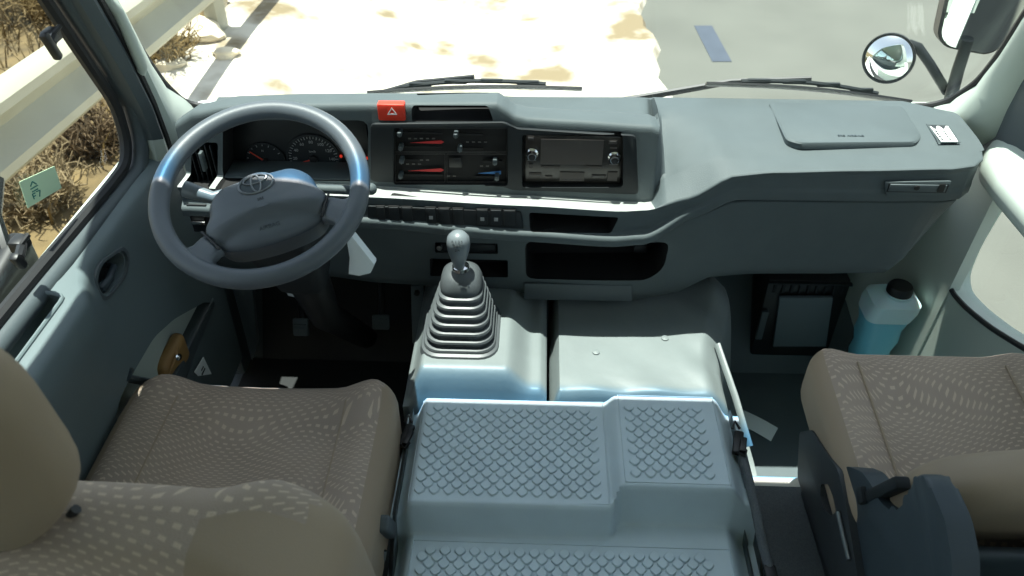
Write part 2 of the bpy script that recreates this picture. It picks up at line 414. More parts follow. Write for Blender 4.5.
for a in ((216, 28, .13, 'pale rock at the foot of the guardrail post'), (205, 62, .17, 'largest pale rock, beside the yellow grass tuft'), (232, 82, .08, 'small pale rock above the steering wheel on the gravel'),
          (262, 14, .09, 'pale rock just right of the guardrail post'), (176, 92, .1, 'pale rock against the corner of the windscreen, nearest the dash')): rock(*a)

# ------------------------------------------------------------------ cabin shell
b = B(); b.box((.07, .3, -.03), (1.9, 3.4, .06)); b.prism([(-.84, 1.62, 0), (-.84, 1.86, 0), (-.84, 1.86, .34)], (1.84, 0, 0))
struct(b.build('floor', 'floor'), 'dark grey vinyl cab floor with sloping toe board', 'floor')
b = B(); b.box((.725, .225, .11), (.53, 1.735, .22), .012, 3); struct(b.build('floor_platform', 'pale'), 'pale painted floor step under the passenger seat', 'floor')
b = B(); b.box((.725, .12, .226), (.525, 1.87, .012), .005); struct(b.build('floor_mat', 'carpet'), 'grey carpet on the step beside the passenger seat', 'floor mat')
b = B(); b.box((-.5, .2, .13), (.62, 1.1, .26), .03, 3); struct(b.build('floor_seat_base', 'coverlow'), 'raised floor box under the driver seat', 'floor')
b = B(); b.box((.07, 1.87, .30), (1.96, .05, .64)); struct(b.build('wall_front', 'black'), 'dark front bulkhead behind the dashboard', 'wall')
b = B(); b.box((.08, -1.48, 1.80), (1.84, 5.32, .05), .02); b.box((.08, 1.155, 1.765), (1.82, .10, .07), .02); b.build('x', 'trim').name = 'ceiling'
struct(bpy.data.objects['ceiling'], 'pale cabin ceiling above the seats', 'ceiling')
b = B(); b.box((.07, -4.1, .9), (2.04, .06, 1.8)); struct(b.build('wall_back', 'trim'), 'rear wall of the bus cabin', 'wall')
b = B(); b.box((.07, -2.7, -.03), (1.9, 2.8, .06)); struct(b.build('floor_rear', 'floor'), 'dark rear cabin floor', 'floor')

b = B(); b.box((-.525, 1.345, .006), (.56, .55, .012), .004); b.prism([(-.765, 1.63, .002), (-.765, 1.86, .34), (-.765, 1.845, .352), (-.765, 1.615, .014)], (.495, 0, 0)); struct(b.build('floor_footwell', 'footdark'), 'black sheet added to darken the driver footwell', 'floor mat')  # black sheet added over floor and toe board to keep the footwell dark

# windscreen pane and seal
def wy(z): return 1.64 + (z - .82) * (1.20 - 1.64) / (1.75 - .82)
wl = [(-.70, .763), (-.764, .766), (-.806, .778), (-.827, .834), (-.834, .934), (-.825, 1.058), (-.815, 1.3), (-.80, 1.6), (-.78, 1.74)]
wr = [(.80, .802), (.858, .805), (.893, .822), (.923, .873), (.925, .955), (.915, 1.04), (.90, 1.3), (.88, 1.6), (.86, 1.74)]
def wp(p, off=0): return V((p[0], wy(p[1]) + off, p[1]))
edge = [wp(p) for p in wl] + [wp(p) for p in reversed(wr)]
w1 = empty_struct('window_1', (.05, 1.64, .8), 'large raked windscreen above the dashboard', 'windscreen')
b = B(); b.prism([wp(p, .012) for p in wl] + [wp(p, .012) for p in reversed(wr)], (0, .005, 0)); b.build('pane', 'windscreen', w1)
b = B(); b.tube(fillet(edge, .05, 4, True), .0075, 8, loop=True); b.build('seal', 'rubber', w1)

# left door window line (y, z) in the plane x = -.84
dl = [(-.05, .772), (.5, .772), (1.0, .770), (1.33, .762), (1.40, .765), (1.432, .80), (1.440, .88), (1.395, .985), (1.335, 1.125), (1.16, 1.52), (1.10, 1.60), (1.0, 1.63), (0, 1.63), (-.05, 1.60)]
XL = -.84
w2 = empty_struct('window_2', (XL, .7, .77), 'left front door window above the grey door sill', 'window')
b = B(); b.prism([(XL - .012, y, z) for y, z in dl], (-.004, 0, 0)); b.build('pane', 'glass', w2)
b = B(); b.tube(fillet([V((XL, y, z)) for y, z in dl], .06, 4, True), .012, 8, loop=True); b.build('seal', 'rubber', w2)
b = B(); b.tube(fillet([V((XL + .012, y - .0, z - .022)) for y, z in dl[:4]] + [V(q_) for q_ in [(XL + .012, 1.425, .742), (XL + .012, 1.465, .79), (XL + .012, 1.476, .88), (XL + .012, 1.425, 1.0), (XL + .012, 1.37, 1.125), (XL + .012, 1.195, 1.52), (XL + .012, 1.13, 1.62)]], .06, 4), .018, 10)
b.build('frame', 'dashdark', w2)
def latch(px, py, big):
    p = at(px, py, x=XL + .02); q = B()
    q.box(p + V((0, .012, 0)), (.022, .03, .022), .004); q.tube([p + V((.004, .01, 0)), p + V((.016, -.012, .004)), p + V((.02, -.028, .002))], .008, 8)
    q.box(p + V((.022, -.034, 0)), (.014, .014, .052 if big else .03), .004, 2, Matrix.Rotation(.35, 3, 'X'))
    q.tube([p + V((.012, .0, .008)), p + V((.02, .012, .016)), p + V((.01, .022, .01))], .004, 6)
    q.build('latch', 'black', w2, 'black window latch')
latch(48, 38, True)
latch(16, 248, False)
# green sticker on the glass
cs_ = [at(px, py, x=XL - .008) for px, py in ((18.8, 182), (54, 166), (61, 188), (27.4, 208))]
b = B(); b.prism(cs_, (.0012, 0, 0)); s = tag(b.build('window_sticker', 'green'), 'small pale green sticker on the left door window glass', 'sticker')
q = B()
def sp_(a, c): return cs_[0].lerp(cs_[1], a).lerp(cs_[3].lerp(cs_[2], a), c) + V((.0015, 0, 0))
for a0_, c0_, a1_, c1_ in ((.30, .18, .22, .32), (.30, .18, .38, .34), (.20, .42, .40, .40), (.22, .54, .38, .53), (.20, .62, .21, .82), (.20, .62, .28, .62), (.20, .72, .27, .72), (.32, .60, .42, .62), (.42, .62, .36, .84)):
    q.tube([sp_(a0_, c0_), sp_(a1_, c1_)], .0011, 4)
q.build('handwriting', mat('teal ink', s2l(40, 120, 110), .7), s)

# left door: sill, inner panel, pocket
def door_x(z):
    t = ((.756, -.838), (.741, -.790), (.69, -.783), (.58, -.781), (.48, -.777), (.3, -.78), (0, -.785))
    for (z0, x0), (z1, x1) in zip(t, t[1:]):
        if z >= z1: return x0 + (x1 - x0) * min(1, max(0, (z0 - z) / (z0 - z1)))
    return -.752
def door_ring(y):
    f = .048 * (1 - sm(.99, 1.09, y))          # the armrest part of the sill is wider
    pr = [(-.855, .756), (-.838, .756), (-.790 + f, .741), (-.783 + f * .9, .69), (-.781 + f * .35, .58), (-.777, .48), (-.780, .3), (-.785, .08), (-.855, .08)]
    pr = fillet([(x, z) for x, z in pr] if False else [V((x, 0, z)) for x, z in pr], .014, 3)
    return [V((p.x, y, p.z)) for p in pr]
b = B(); b.box((-.83, 1.68, .34), (.08, .28, .64), .01); struct(b.build('wall_left', 'dashdark'), 'dark side wall ahead of the left door', 'wall')
d1 = empty_struct('door_1', (-.8, .9, .08), 'grey left front door panel with handle and pockets', 'door')
b = B(); b.loft([door_ring(y) for y in [-.1 + k * .05 for k in range(33)] + [1.54]]); dp = b.build('panel', 'door', d1)
pk = [(213, 304), (206, 301), (173, 319), (153, 337), (133, 371), (118, 398), (114, 420), (122, 440), (160, 440), (186, 380)]
pk3 = [at(px, py, x=-.780) for px, py in pk]
rec = [(37, 292), (58, 291), (65, 297), (63, 307), (27, 350), (2, 372), (-12, 350)]
rec3 = [V((-.807 + a_, .84 + c_, .745)) for a_, c_ in ((.024, -.2), (.024, .165), (-.024, .165), (-.024, -.2))]
hb = [at(px, py, x=-.785) for px, py in ((122, 246), (127, 256), (124, 276), (104, 301), (95, 297), (93, 280), (100, 262))]
hb = [V((door_x(p.z), p.y, p.z)) for p in fillet(hb, .02, 3, True)]
def inset(poly, k):
    c = sum(poly, V()) / len(poly); return [c + (p - c) * k for p in poly]
cs = []
q = B(); q.prism([p + V((.05, 0, 0)) for p in fillet(pk3, .02, 3, True)], (-.22, 0, 0)); cs.append(q)
q = B(); q.prism([p + V((0, 0, .08)) for p in fillet(rec3, .015, 3, True)], (0, 0, -.16)); cs.append(q)
q = B(); q.prism([p + V((.05, 0, 0)) for p in inset(hb, .8)], (-.085, 0, 0)); cs.append(q)
cut(dp, cs)
b = B(); b.box((-.862, .72, .42), (.01, 1.64, .68), .002); b.prism([V((-.806, p.y, p.z)) for p in inset(fillet(pk3, .02, 3, True), 1.04)], (-.01, 0, 0)); b.build('back_panel', 'trim', d1, 'pale grey green inner skin of door pocket')
b = B()
ob, ib = inset(hb, 1.04), inset(hb, .80)
b.loft([[p + V((-.006, 0, 0)) for p in inset(hb, 1.06)], [p + V((.004, 0, 0)) for p in inset(hb, 1.02)], [p + V((.005, 0, 0)) for p in inset(hb, .88)], [p + V((-.02, 0, 0)) for p in ib]], caps=False); b.build('handle_bezel', 'dashdark', d1)
hc = sum(hb, V()) / len(hb)
b = B(); b.prism([p + V((-.03, 0, 0)) for p in inset(hb, .84)], (-.004, 0, 0)); b.build('handle_cup', 'black', d1)
ha, hz_ = at(103, 290, x=-.785), at(117, 266, x=-.785); ha.x = door_x(ha.z); hz_.x = door_x(hz_.z)
b = B(); b.tube([ha + V((-.026, 0, .0)), ha + V((-.008, .004, .0)), (ha + hz_) / 2 + V((-.006, 0, -.004)), hz_ + V((-.010, .0, -.002)), hz_ + V((-.026, .004, 0))], [.007, .009, .008, .007, .006], 10); b.build('door_handle', 'hinge', d1)
b = B(); rr = fillet(rec3, .015, 3, True)
def sill_z(p): return .7 + 0
rim = []
for p in rr:
    # follow the sill profile
    rim.append(V((p.x, p.y, min(.757, .756 - (p.x + .838) * .16 + .001))))
b.tube(rim, .004, 8, loop=True); b.build('recess_rim', 'door', d1)
b = B(); b.prism([V((p.x, p.y, .655)) for p in inset(rr, 1.06)], (0, 0, -.01)); b.build('recess_floor', 'dashdark', d1)
# strap across the pocket and its dark front lip
sa, sb = at(126, 378, x=-.779), at(165, 386, x=-.779)
b = B(); b.tube([sa + V((0, .02, .0)), sa, (sa + sb) / 2 + V((.004, 0, 0)), sb, sb + V((0, -.03, 0))], .011, 8, flat=.6); b.build('pocket_strap', 'dashdark', d1)
la, lb = at(216, 304, x=-.776), at(181, 392, x=-.776)
b = B(); dv = (lb - la); nn = V((0, -dv.z, dv.y)).normalized() * .035
b.prism([la, lb, lb + nn * -1.4, la + nn * -.6], (-.035, 0, 0), .004); b.build('pocket_lip', 'dashdark', d1)
# things in the pocket
pc = at(172, 361, x=-.796)
bb = blob(pc, (.034, .10, .072), .016, 7, lambda p: (p.x + .006 * math.sin(40 * p.y), p.y, p.z + .25 * p.y))
pch = thing('leather_pouch', 'tan leather pouch tucked in the left door pocket', 'pouch', pc - V((0, 0, .036)))
bb.build('body', 'leather', pch)
q = B(); k = at(177, 357, x=-.778); q.lathe(k, [(0, 0), (.008, .002), (.008, .006), (0, .009)], (1, -.4, .3), 12); q.build('snap', 'chrome', pch)
q = B(); q.tube([k + V((-.006, .035, .02)), k + V((.0, .0, .004)), k + V((-.006, -.035, -.014))], .0035, 6); q.build('flap_edge', 'leather', pch)
a = [at(px, py, x=-.7745) for px, py in ((203, 357), (211, 374), (198, 376), (194, 372))]
q = B(); q.prism(a, (.0015, 0, 0)); st = tag(q.build('pocket_label', 'paper'), 'pale label stuck on the dark lip of the door pocket', 'label')
q = B(); m_ = sum(a, V()) / 4; q.box(m_ + V((.003, 0, -.006)), (.001, .022, .004), 0); q.box(m_ + V((.003, .0, .004)), (.001, .014, .003), 0); q.build('mark', 'darkink', st)

# left corner pillar: pale trim, dark door surround, grab handle
tp = [(wy(z), z) for z in (.70, .77, .834, .934, 1.058, 1.3, 1.6, 1.75)]
ip = [(1.50, .64), (1.497, .72), (1.494, .78), (1.485, .86), (1.455, .98), (1.40, 1.125), (1.225, 1.52), (1.15, 1.75)]
xs = [-.78, -.79, -.827, -.835, -.826, -.816, -.80, -.78]
b = B()
for i in range(1): pass
rings = []
for (y0, z0), (y1, z1), x0 in zip(tp, ip, xs):
    a_, c_ = V((x0 + .0, y0, z0)), V((-.80, y1, z1)); md = (a_ + c_) / 2 + V((.03, -.01, 0))
    o_ = [a_, a_.lerp(md, .5) + V((.008, 0, 0)), md, md.lerp(c_, .5) + V((.012, 0, 0)), c_, c_ + V((-.055, 0, 0)), V((-.90, (y0 + y1) / 2, (z0 + z1) / 2)), a_ + V((-.02, -.015, 0))]
    rings.append(o_)
b.loft(rings); struct(b.build('trim_1', 'trim'), 'pale left corner pillar trim beside the windscreen', 'pillar trim')
jp = [(1.44, .64), (1.455, .74), (1.462, .79), (1.458, .86), (1.42, .975), (1.36, 1.125), (1.185, 1.52), (1.11, 1.75)]
def strip(pairs):
    b = B(); b.loft([[V((-.795, y1 + .012, z1)), V((-.785, (y1 + y2) / 2, (z1 + z2) / 2)), V((-.80, y2, z2)), V((-.86, y2, z2)), V((-.86, y1, z1))] for (y1, z1), (y2, z2) in pairs]); return b
prs = list(zip(ip, jp))
struct(strip(prs[:3]).build('trim_2', 'trim'), 'pale lower corner of the left door surround', 'door surround')
struct(strip(prs[2:]).build('trim_10', 'dashdark'), 'dark door surround strip on the left pillar', 'door surround')
b = B(); b.tube([(-.792, y + .006, z) for y, z in ip[1:]], .009, 8); struct(b.build('trim_3', 'rubber'), 'black rubber door seal along the left pillar', 'door seal')
gp = [at(px, py, y=yv) for px, py, yv in ((100, -12, 1.44), (118, 12, 1.445), (131, 40, 1.455), (142, 66, 1.47), (138, 78, 1.49), (131, 74, 1.52))]
gh = thing('grab_handle', 'grey grab handle on the left corner pillar', 'grab handle', gp[3])
hh = [gp[0] + V((-.05, .03, .02)), gp[0] + V((0, -.01, .01))] + gp[1:]
b = B(); b.tube(hh, [.011, .0115, .0115, .0115, .0115, .0115, .011, .010][:len(hh)], 12); b.build('bar', 'trim', gh)
b = B(); b.lathe(gp[-1] + V((.004, -.004, 0)), [(0, -.02), (.02, -.02), (.02, .004), (.014, .01), (0, .01)], (.9, -.4, 0), 14); b.build('mount', 'trim', gh)

# right wall: panel with low window, pale sill pad, pillar
XR = .97
lw = [at(px, py, x=XR) for px, py in ((992, 192), (978, 212), (958, 248), (948, 275), (950, 291), (965, 308), (990, 328), (1024, 349), (1060, 368), (1110, 392))]
lw2 = [V((XR, .62, .60)), V((XR, .62, .80))]
poly = fillet(lw + [V((XR, .70, lw[-1].z + .02)), V((XR, .70, .79))], .03, 2, True)
rw = [V((XR, 1.84, .0)), V((XR, 1.84, .55)), V((XR, 1.66, .77)), V((XR, 1.60, .80)), V((XR, -.1, .80)), V((XR, -.1, .0))]
b = B(); b.prism(rw, (.05, 0, 0)); ow = b.build('wall_right', 'trim'); struct(ow, 'pale right side wall panel around the low side window', 'wall')
q = B(); q.prism([p + V((-.05, 0, 0)) for p in poly], (.2, 0, 0)); cut(ow, [q])
w3 = empty_struct('window_3', (XR, 1.1, .5), 'low right side window showing the road', 'window')
b = B(); b.prism([p + V((.03, 0, 0)) for p in inset(poly, 1.03)], (.004, 0, 0)); b.build('pane', 'glass', w3)
b = B(); b.tube([p + V((.002, 0, 0)) for p in poly], .006, 8, loop=True); b.build('seal', 'rubber', w3)
# padded kick panel at the right front corner
b = B(); rings = []
for z in (0, .2, .4, .6, .72): rings.append([V((XR + .02, 1.50 - .05 * z, z)), V((XR - .004, 1.50 - .05 * z, z)), V((XR - .03, 1.62, z)), V((XR - .10, 1.74, z)), V((XR - .22, 1.845, z)), V((XR + .02, 1.845, z))])
b.loft(rings); struct(b.build('trim_4', 'trim'), 'pale kick panel at the right front corner', 'kick panel')
# sill pad of the right door
b = B(); rings = []
for y, zt, dp_ in ((1.52, .80, .03), (1.44, .815, .075), (1.36, .82, .085), (1.1, .825, .085), (.6, .83, .085), (-.1, .83, .085)):
    pr = [V((XR + .04, y, zt + .01)), V((XR - dp_ * .5, y, zt + .006)), V((XR - dp_, y, zt - .03)), V((XR - dp_ * .95, y, zt - .07)), V((XR - dp_ * .4, y, zt - .105)), V((XR + .04, y, zt - .11))]
    rings.append(fillet(pr, .03, 3))
b.loft(rings); struct(b.build('trim_5', 'trim'), 'pale padded right door sill beside the dash end', 'door sill')
tr = [(wy(z), z) for z in (.74, .805, .822, .873, .955, 1.04, 1.3, 1.6, 1.75)]
xr = [.84, .859, .894, .924, .926, .916, .90, .88, .86]
jr = [(1.56, .72), (1.549, .76), (1.515, .80), (1.515, .86), (1.505, .93), (1.455, 1.05), (1.33, 1.3), (1.17, 1.6), (1.09, 1.75)]
b = B(); rings = []
for (y0, z0), (y1, z1), x0 in zip(tr, jr, xr):
    a_, c_ = V((x0, y0, z0)), V((.955, y1, z1)); md = (a_ + c_) / 2 + V((-.03, -.0, 0))
    rings.append([a_, a_.lerp(md, .5) + V((-.006, 0, 0)), md, md.lerp(c_, .5) + V((-.01, 0, 0)), c_, c_ + V((.07, 0, 0)), V((1.03, y0 - .08, z0)), a_ + V((.02, -.015, 0))])
b.loft(rings); struct(b.build('trim_6', 'trim'), 'pale right corner pillar trim beside the windscreen', 'pillar trim')
b = B(); rings = []
for (y1, z1) in jr[1:]:
    rings.append([V((.950, y1 + .01, z1)), V((.945, y1 - .05, z1)), V((.955, y1 - .13, z1)), V((1.03, y1 - .13, z1)), V((1.03, y1, z1))])
b.loft(rings); struct(b.build('trim_7', 'dashdark'), 'dark grey right door surround behind the pale pillar', 'door surround')
sd_ = [(-.05, .85), (1.33, .85), (1.37, .90), (1.33, 1.02), (1.17, 1.3), (.95, 1.55), (.88, 1.63), (-.05, 1.63)]
w4 = empty_struct('window_4', (.985, .6, .85), 'right front door window edge beside the dark surround', 'window')
b = B(); b.prism([(.995, y, z) for y, z in sd_], (.004, 0, 0)); b.build('pane', 'glass', w4)
b = B(); b.tube([(.985, y, z) for y, z in sd_], .014, 8, loop=True); b.build('seal', 'rubber', w4)
# upper side bands and rear side walls with their windows
n_ = 5
for side, x in (('left', -.865), ('right', 1.0)):
    b = B(); b.box((-.835 if side == 'left' else .99, -1.4, 1.705), (.02, 5.2, .15)); struct(b.build('trim_%d' % (8 if side == 'left' else 9), 'trim'), 'pale %s roof edge band above the windows' % side, 'roof band')
    b = B(); b.box((x, -2.08, .39), (.05, 4.0, .80)); b.box((x, -.12, 1.2), (.05, .14, .9)); b.box((x, -2.0, 1.2), (.05, .12, .9)); b.box((x, -4.0, 1.2), (.05, .2, .9))
    struct(b.build('wall_%s_rear' % side, 'trim'), 'rear %s side wall with window posts' % side, 'wall')
    for y0, y1 in ((-1.94, -.19), (-3.9, -2.06)):
        b = B(); b.box((x, (y0 + y1) / 2, 1.2), (.005, y1 - y0, .85)); struct(b.build('window_%d' % n_, 'glass'), None); n_ += 1

# ------------------------------------------------------------------ dashboard
dash = thing('dashboard', 'full width grey dashboard under the windscreen with radio and heater controls', 'dashboard', (.08, 1.6, .45))
# feature lines of the dash as (x, y, z)
HOOD = [(-.72, 1.415, .855), (-.68, 1.41, .880), (-.60, 1.405, .898), (-.45, 1.405, .905), (-.33, 1.405, .908), (-.075, 1.405, .914), (-.045, 1.405, .890), (-.015, 1.405, .883), (.06, 1.405, .880), (.222, 1.403, .872), (.236, 1.403, .866), (.262, 1.47, .783), (.30, 1.47, .799), (.36, 1.46, .813), (.9, 1.46, .822)]
FACE = [(-.72, 1.405, .745), (-.35, 1.395, .730), (-.03, 1.393, .715), (.222, 1.391, .705), (.236, 1.391, .707), (.258, 1.41, .755), (.30, 1.41, .780), (.36, 1.41, .804), (.9, 1.43, .816)]
LEDG = [(-.72, 1.35, .748), (-.34, 1.337, .742), (-.03, 1.333, .731), (.17, 1.331, .723), (.22, 1.333, .726), (.30, 1.343, .746), (.385, 1.355, .792), (.46, 1.358, .800), (.62, 1.36, .806), (.80, 1.366, .810), (.845, 1.375, .812), (.872, 1.40, .813), (.885, 1.45, .814)]
BAND = [(-.72, 1.352, .682), (-.345, 1.338, .670), (-.02, 1.334, .648), (.154, 1.332, .640), (.22, 1.335, .645), (.32, 1.348, .700), (.40, 1.362, .733), (.64, 1.366, .732), (.80, 1.372, .732), (.845, 1.382, .732), (.872, 1.407, .732), (.885, 1.455, .732)]
xs_ = sorted(set([-.72 + .02 * k for k in range(81)] + [-.078, -.06, -.045, .222, .229, .236, .243, .25, .256, .262, .845, .858, .872, .88, .885]))
xs_ = [x for x in xs_ if x <= .885]
def dash_ring(x):
    h, f, l, bd = interp(HOOD, x), interp(FACE, x), interp(LEDG, x), interp(BAND, x)
    wz = .80 + .015 * min(1, max(0, (x + .7) / .9))
    ht = min(1, max(0, (h.y - 1.403) / .03))
    back = 1.655 if x < .80 else 1.655 - (x - .80) * .6
    lip = .011 * (1 - sm(.24, .36, x))
    crest = V((max(1.47, h.y + .04), h.z - .006 if x < .24 else h.z + .012 - .010 * sm(.3, .38, x)))
    P = [V((back, wz - .03)), V((back, wz)), V((1.57 if x > .25 else 1.55, max(h.z + .003, wz + .01) if x > .25 else h.z - .06)), crest, V((h.y, h.z)), V((f.y, f.z)), V((l.y, l.z)), V((bd.y + .003, l.z - .014)), V((bd.y + .003, bd.z + .028)), V((bd.y - lip, bd.z + .020)), V((bd.y - lip, bd.z)), V((bd.y + .03, bd.z - .008)), V((1.50, bd.z - .008)), V((1.56, wz - .12))]
    r = [.004, .01, .03, .02, .014, .008, .009, .006, .005, .006, .006, .004, .002, .002]
    P3 = fillet([V((0, p.x, p.y)) for p in P], r, 4, True)
    return [V((x, p.y, p.z)) for p in P3]
b = B(); b.loft([dash_ring(x) for x in xs_]); up = b.build('upper_pad', ['dash', 'ledgepale'], dash)
for f in up.data.polygons:       # faces on top of the ledge take a paler grey than the pad
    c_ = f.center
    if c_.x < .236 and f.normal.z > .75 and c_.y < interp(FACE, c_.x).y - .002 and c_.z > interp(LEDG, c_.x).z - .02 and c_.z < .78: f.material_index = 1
cs = []
def cutbox(px0, py0, px1, py1, y, d, bev=.008, corners=None):
    q = B(); pts = corners or ((px0, py0), (px1, py0), (px1, py1), (px0, py1))
    P3 = fillet([at(a_, c_, y=y - .05) for a_, c_ in pts], bev, 3, True)
    mid = at((px0 + px1) / 2, (py0 + py1) / 2, y=y - .05); mid2 = at((px0 + px1) / 2, (py0 + py1) / 2, y=y)
    P3 = [V((mid2.x + (p.x - mid.x) * y / (y - .05), p.y, mid2.z + (p.z - mid.z) * y / (y - .05))) for p in P3]
    q.prism(P3, (0, .05 + d, 0)); return q
cs.append(cutbox(222, 121, 368, 180, 1.40, .085, .02))
cs.append(cutbox(190, 144, 217, 183, 1.40, .05, .006))
cs.append(cutbox(412, 106, 493, 121, 1.405, .06, .006, ((412, 106), (488, 106), (494, 121), (412, 121))))
cs.append(cutbox(394, 126, 508, 184, 1.398, .012, .006))
cs.append(cutbox(522, 133, 623, 186, 1.396, .014, .008))
cs.append(cutbox(529, 214, 618, 231, 1.335, .07, .006, ((529, 213), (619, 217.5), (611, 233), (530, 230))))
cut(up, cs, 'blackmatte')

# darker centre and switch fascias laid on the pad
def plate(pts, y, th, mat_, name, par=None, bev=.002, rad=.01):
    q = B(); P3 = fillet([at(a_, c_, y=y) for a_, c_ in pts], rad, 3, True); q.prism(P3, (0, -th, 0), bev); return q.build(name, mat_, par or dash)
fas = plate(((371, 122), (507, 121), (513, 127), (636, 134), (638, 193), (512, 188), (505, 185), (371, 180)), 1.397, .0075, 'panel', 'centre_fascia')
cut(fas, [cutbox(394, 126, 508, 184, 1.398, .03, .006), cutbox(522, 133, 623, 186, 1.396, .03, .008)])
# instrument cluster
ic = B(); a_, c_ = at(295, 150, y=1.47), None
pbox(ic, 216, 115, 374, 186, 1.475, .008, .002); clu = ic.build('instrument_cluster', 'cluster', dash)
def disc(px, py, rp, y, name, par, mat_, ring=True):
    c = at(px, py, y=y); r = (at(px + rp, py, y=y) - c).length; q = B()
    q.lathe(c, [(0, 0), (r, 0), (r, .004), (r * .93, .005), (r * .90, .002), (0, .002)], (0, -1, 0), 36)
    return q.build(name, mat_, par), c, r
g1, sc_, sr = disc(314, 158, 27, 1.474, 'speedometer', clu, 'panel')
g2, fc_, fr_ = disc(266, 160, 20, 1.474, 'fuel_gauge', clu, 'panel')
def ticks(c, r, a0, a1, n, par, labels=None):
    q = B()
    for k in range(n):
        a = math.radians(a0 + (a1 - a0) * k / (n - 1)); d = V((math.sin(a), 0, math.cos(a)))
        q.box(c + d * r * .86 + V((0, -.0035, 0)), (.0012, .001, r * (.12 if k % 2 == 0 else .07)), 0, rot=Matrix.Rotation(a, 3, 'Y'))
    q.build('dial_marks', 'greyink', par)
for k, t in enumerate(('0', '20', '40', '60', '80', '100', '120', '140', '160')):
    a = math.radians(-120 + 240 * k / 8); d = V((math.sin(a), 0, math.cos(a)))
    lettering(t, .0095, sc_ + d * sr * .68 + V((0, -.0035, 0)), (1, 0, 0), (0, 0, 1), 'greyink', clu)
ticks(sc_, sr, -120, 120, 33, clu); ticks(fc_, fr_, -100, 60, 9, clu)
lettering('km/h', .007, sc_ + V((0, -.0035, sr * .3)), (1, 0, 0), (0, 0, 1), 'greyink', clu)
lettering('H', .007, fc_ + V((-.002, -.0035, fr_ * .55)), (1, 0, 0), (0, 0, 1), 'greyink', clu)
def needle(c, r, deg):
    a = math.radians(deg); d = V((math.sin(a), 0, math.cos(a))); q = B()
    q.tube([c - d * r * .12 + V((0, -.006, 0)), c + d * r * .86 + V((0, -.006, 0))], [.0018, .0009], 6); q.build('needle', 'red', clu, 'red gauge needle')
    q = B(); q.lathe(c, [(0, 0), (r * .16, 0), (r * .14, .008), (0, .009)], (0, -1, 0), 16); q.build('needle_hub', 'black', clu)
needle(sc_, sr, -107); needle(fc_, fr_, -52)
q = B(); pbox(q, 316, 168, 331, 175, 1.4715, .004, .0005); q.build('odometer', mat('lcd green', s2l(120, 132, 96), .4), clu, 'pale green odometer display')
for px, py in ((341, 156), (345, 169), (367, 158)):
    q = B(); q.lathe(at(px, py, y=1.472), [(0, 0), (.0034, 0), (.0034, .002), (0, .003)], (0, -1, 0), 10); q.build('warning_lamp', mat('lit red warning lamp', (.6, .02, .01), .4, Emission_Color=(1, .06, .03, 1), Emission_Strength=.5), clu, 'small lit red warning lamp')
q = B(); pbox(q, 222, 177, 368, 181, 1.40, .07, .003); q.build('cluster_sill', 'dash', dash)
# left vent
q = B(); pbox(q, 188, 142, 219, 185, 1.44, .006, .001); ven = q.build('air_vent', 'black', dash)
for k in range(5):
    q = B(); p0, p1 = at(194 + k * 5, 146, y=1.405), at(194 + k * 5, 181, y=1.405); q.box((p0 + p1) / 2 + V((0, .012, 0)), (.0025, .024, (p0.z - p1.z)), .0008); q.build('vane', 'panel', ven)
q = B(); q.box(at(203, 161, y=1.398), (.007, .016, .042), .002); q.build('vent_knob', 'dash', ven)
# hazard button
q = B(); pbox(q, 377, 103, 406, 120, 1.402, .02, .003, out=.006); hz = q.build('hazard_button', 'red', dash, 'red hazard warning button')
p = at(392, 111.5, y=1.395); q = B()
for s_ in (1,):
    tri = [V((0, 0, .0085)), V((-.0095, 0, -.0065)), V((.0095, 0, -.0065))]
    q.loft([[p + t for t in tri], [p + t + V((0, -.0008, 0)) for t in tri], [p + t * .66 + V((0, -.0008, 0)) for t in tri], [p + t * .66 for t in tri]], loop=True)
q.build('triangle_mark', 'white', hz)
# upper slot back
q = B(); pbox(q, 408, 108, 498, 124, 1.462, .006, .001); q.build('slot_liner', 'blackmatte', dash)
# heater control panel
q = B(); pbox(q, 394, 126, 508, 184, 1.4105, .006, .002); cp = q.build('heater_control_panel', 'panel', dash)
q = B()
for (x0, y0, x1, y1) in ((395.5, 128, 506.5, 152), (395.5, 154, 445, 182), (447, 154, 506.5, 182)):
    P4 = [at(a_, c_, y=1.4035) for a_, c_ in ((x0, y0), (x1, y0), (x1, y1), (x0, y1))]
    q.tube(P4, .0007, 4, loop=True)
q.build('panel_outline', 'midink', cp)
YF = 1.4045
for sx0, sx1, sy, kx in ((403, 442, 133, 400), (403, 442, 147, 401), (403, 419, 160, 402), (403, 442, 175, 401), (459, 483, 134.5, 456), (463, 483, 148.5, 460), (483, 502, 161.5, 495), (475, 499, 177, 497)):
    q = B(); pbox(q, sx0, sy - 1.3, sx1, sy + 1.3, YF, .003, .0005, out=.0008); q.build('slider_slot', 'blackmatte', cp)
    q = B(); k = at(kx, sy - .5, y=YF - .009); q.box(k, (.0085, .02, .0095), .002); q.box(k + V((0, -.0105, 0)), (.0018, .003, .009), .0005); q.build('slider_knob', 'dashdark', cp)
for sx0, sx1, sy, m_ in ((410, 441, 142, 'redink'), (408, 441, 170, 'redink'), (478, 501, 172.5, 'blueink')):
    q = B(); q.prism([at(sx0, sy + .6, y=YF), at(sx1, sy - 1.8, y=YF), at(sx1 + (3 if m_ != 'blueink' else 0), sy, y=YF), at(sx1, sy + 1.6, y=YF)], (0, -.001, 0)); q.build('temperature_mark', m_, cp, 'blue wedge mark' if m_ == 'blueink' else 'red wedge mark')
q = B(); pbox(q, 449, 157, 462, 167, YF, .004, .001, out=.003); q.build('control_button', 'black', cp)
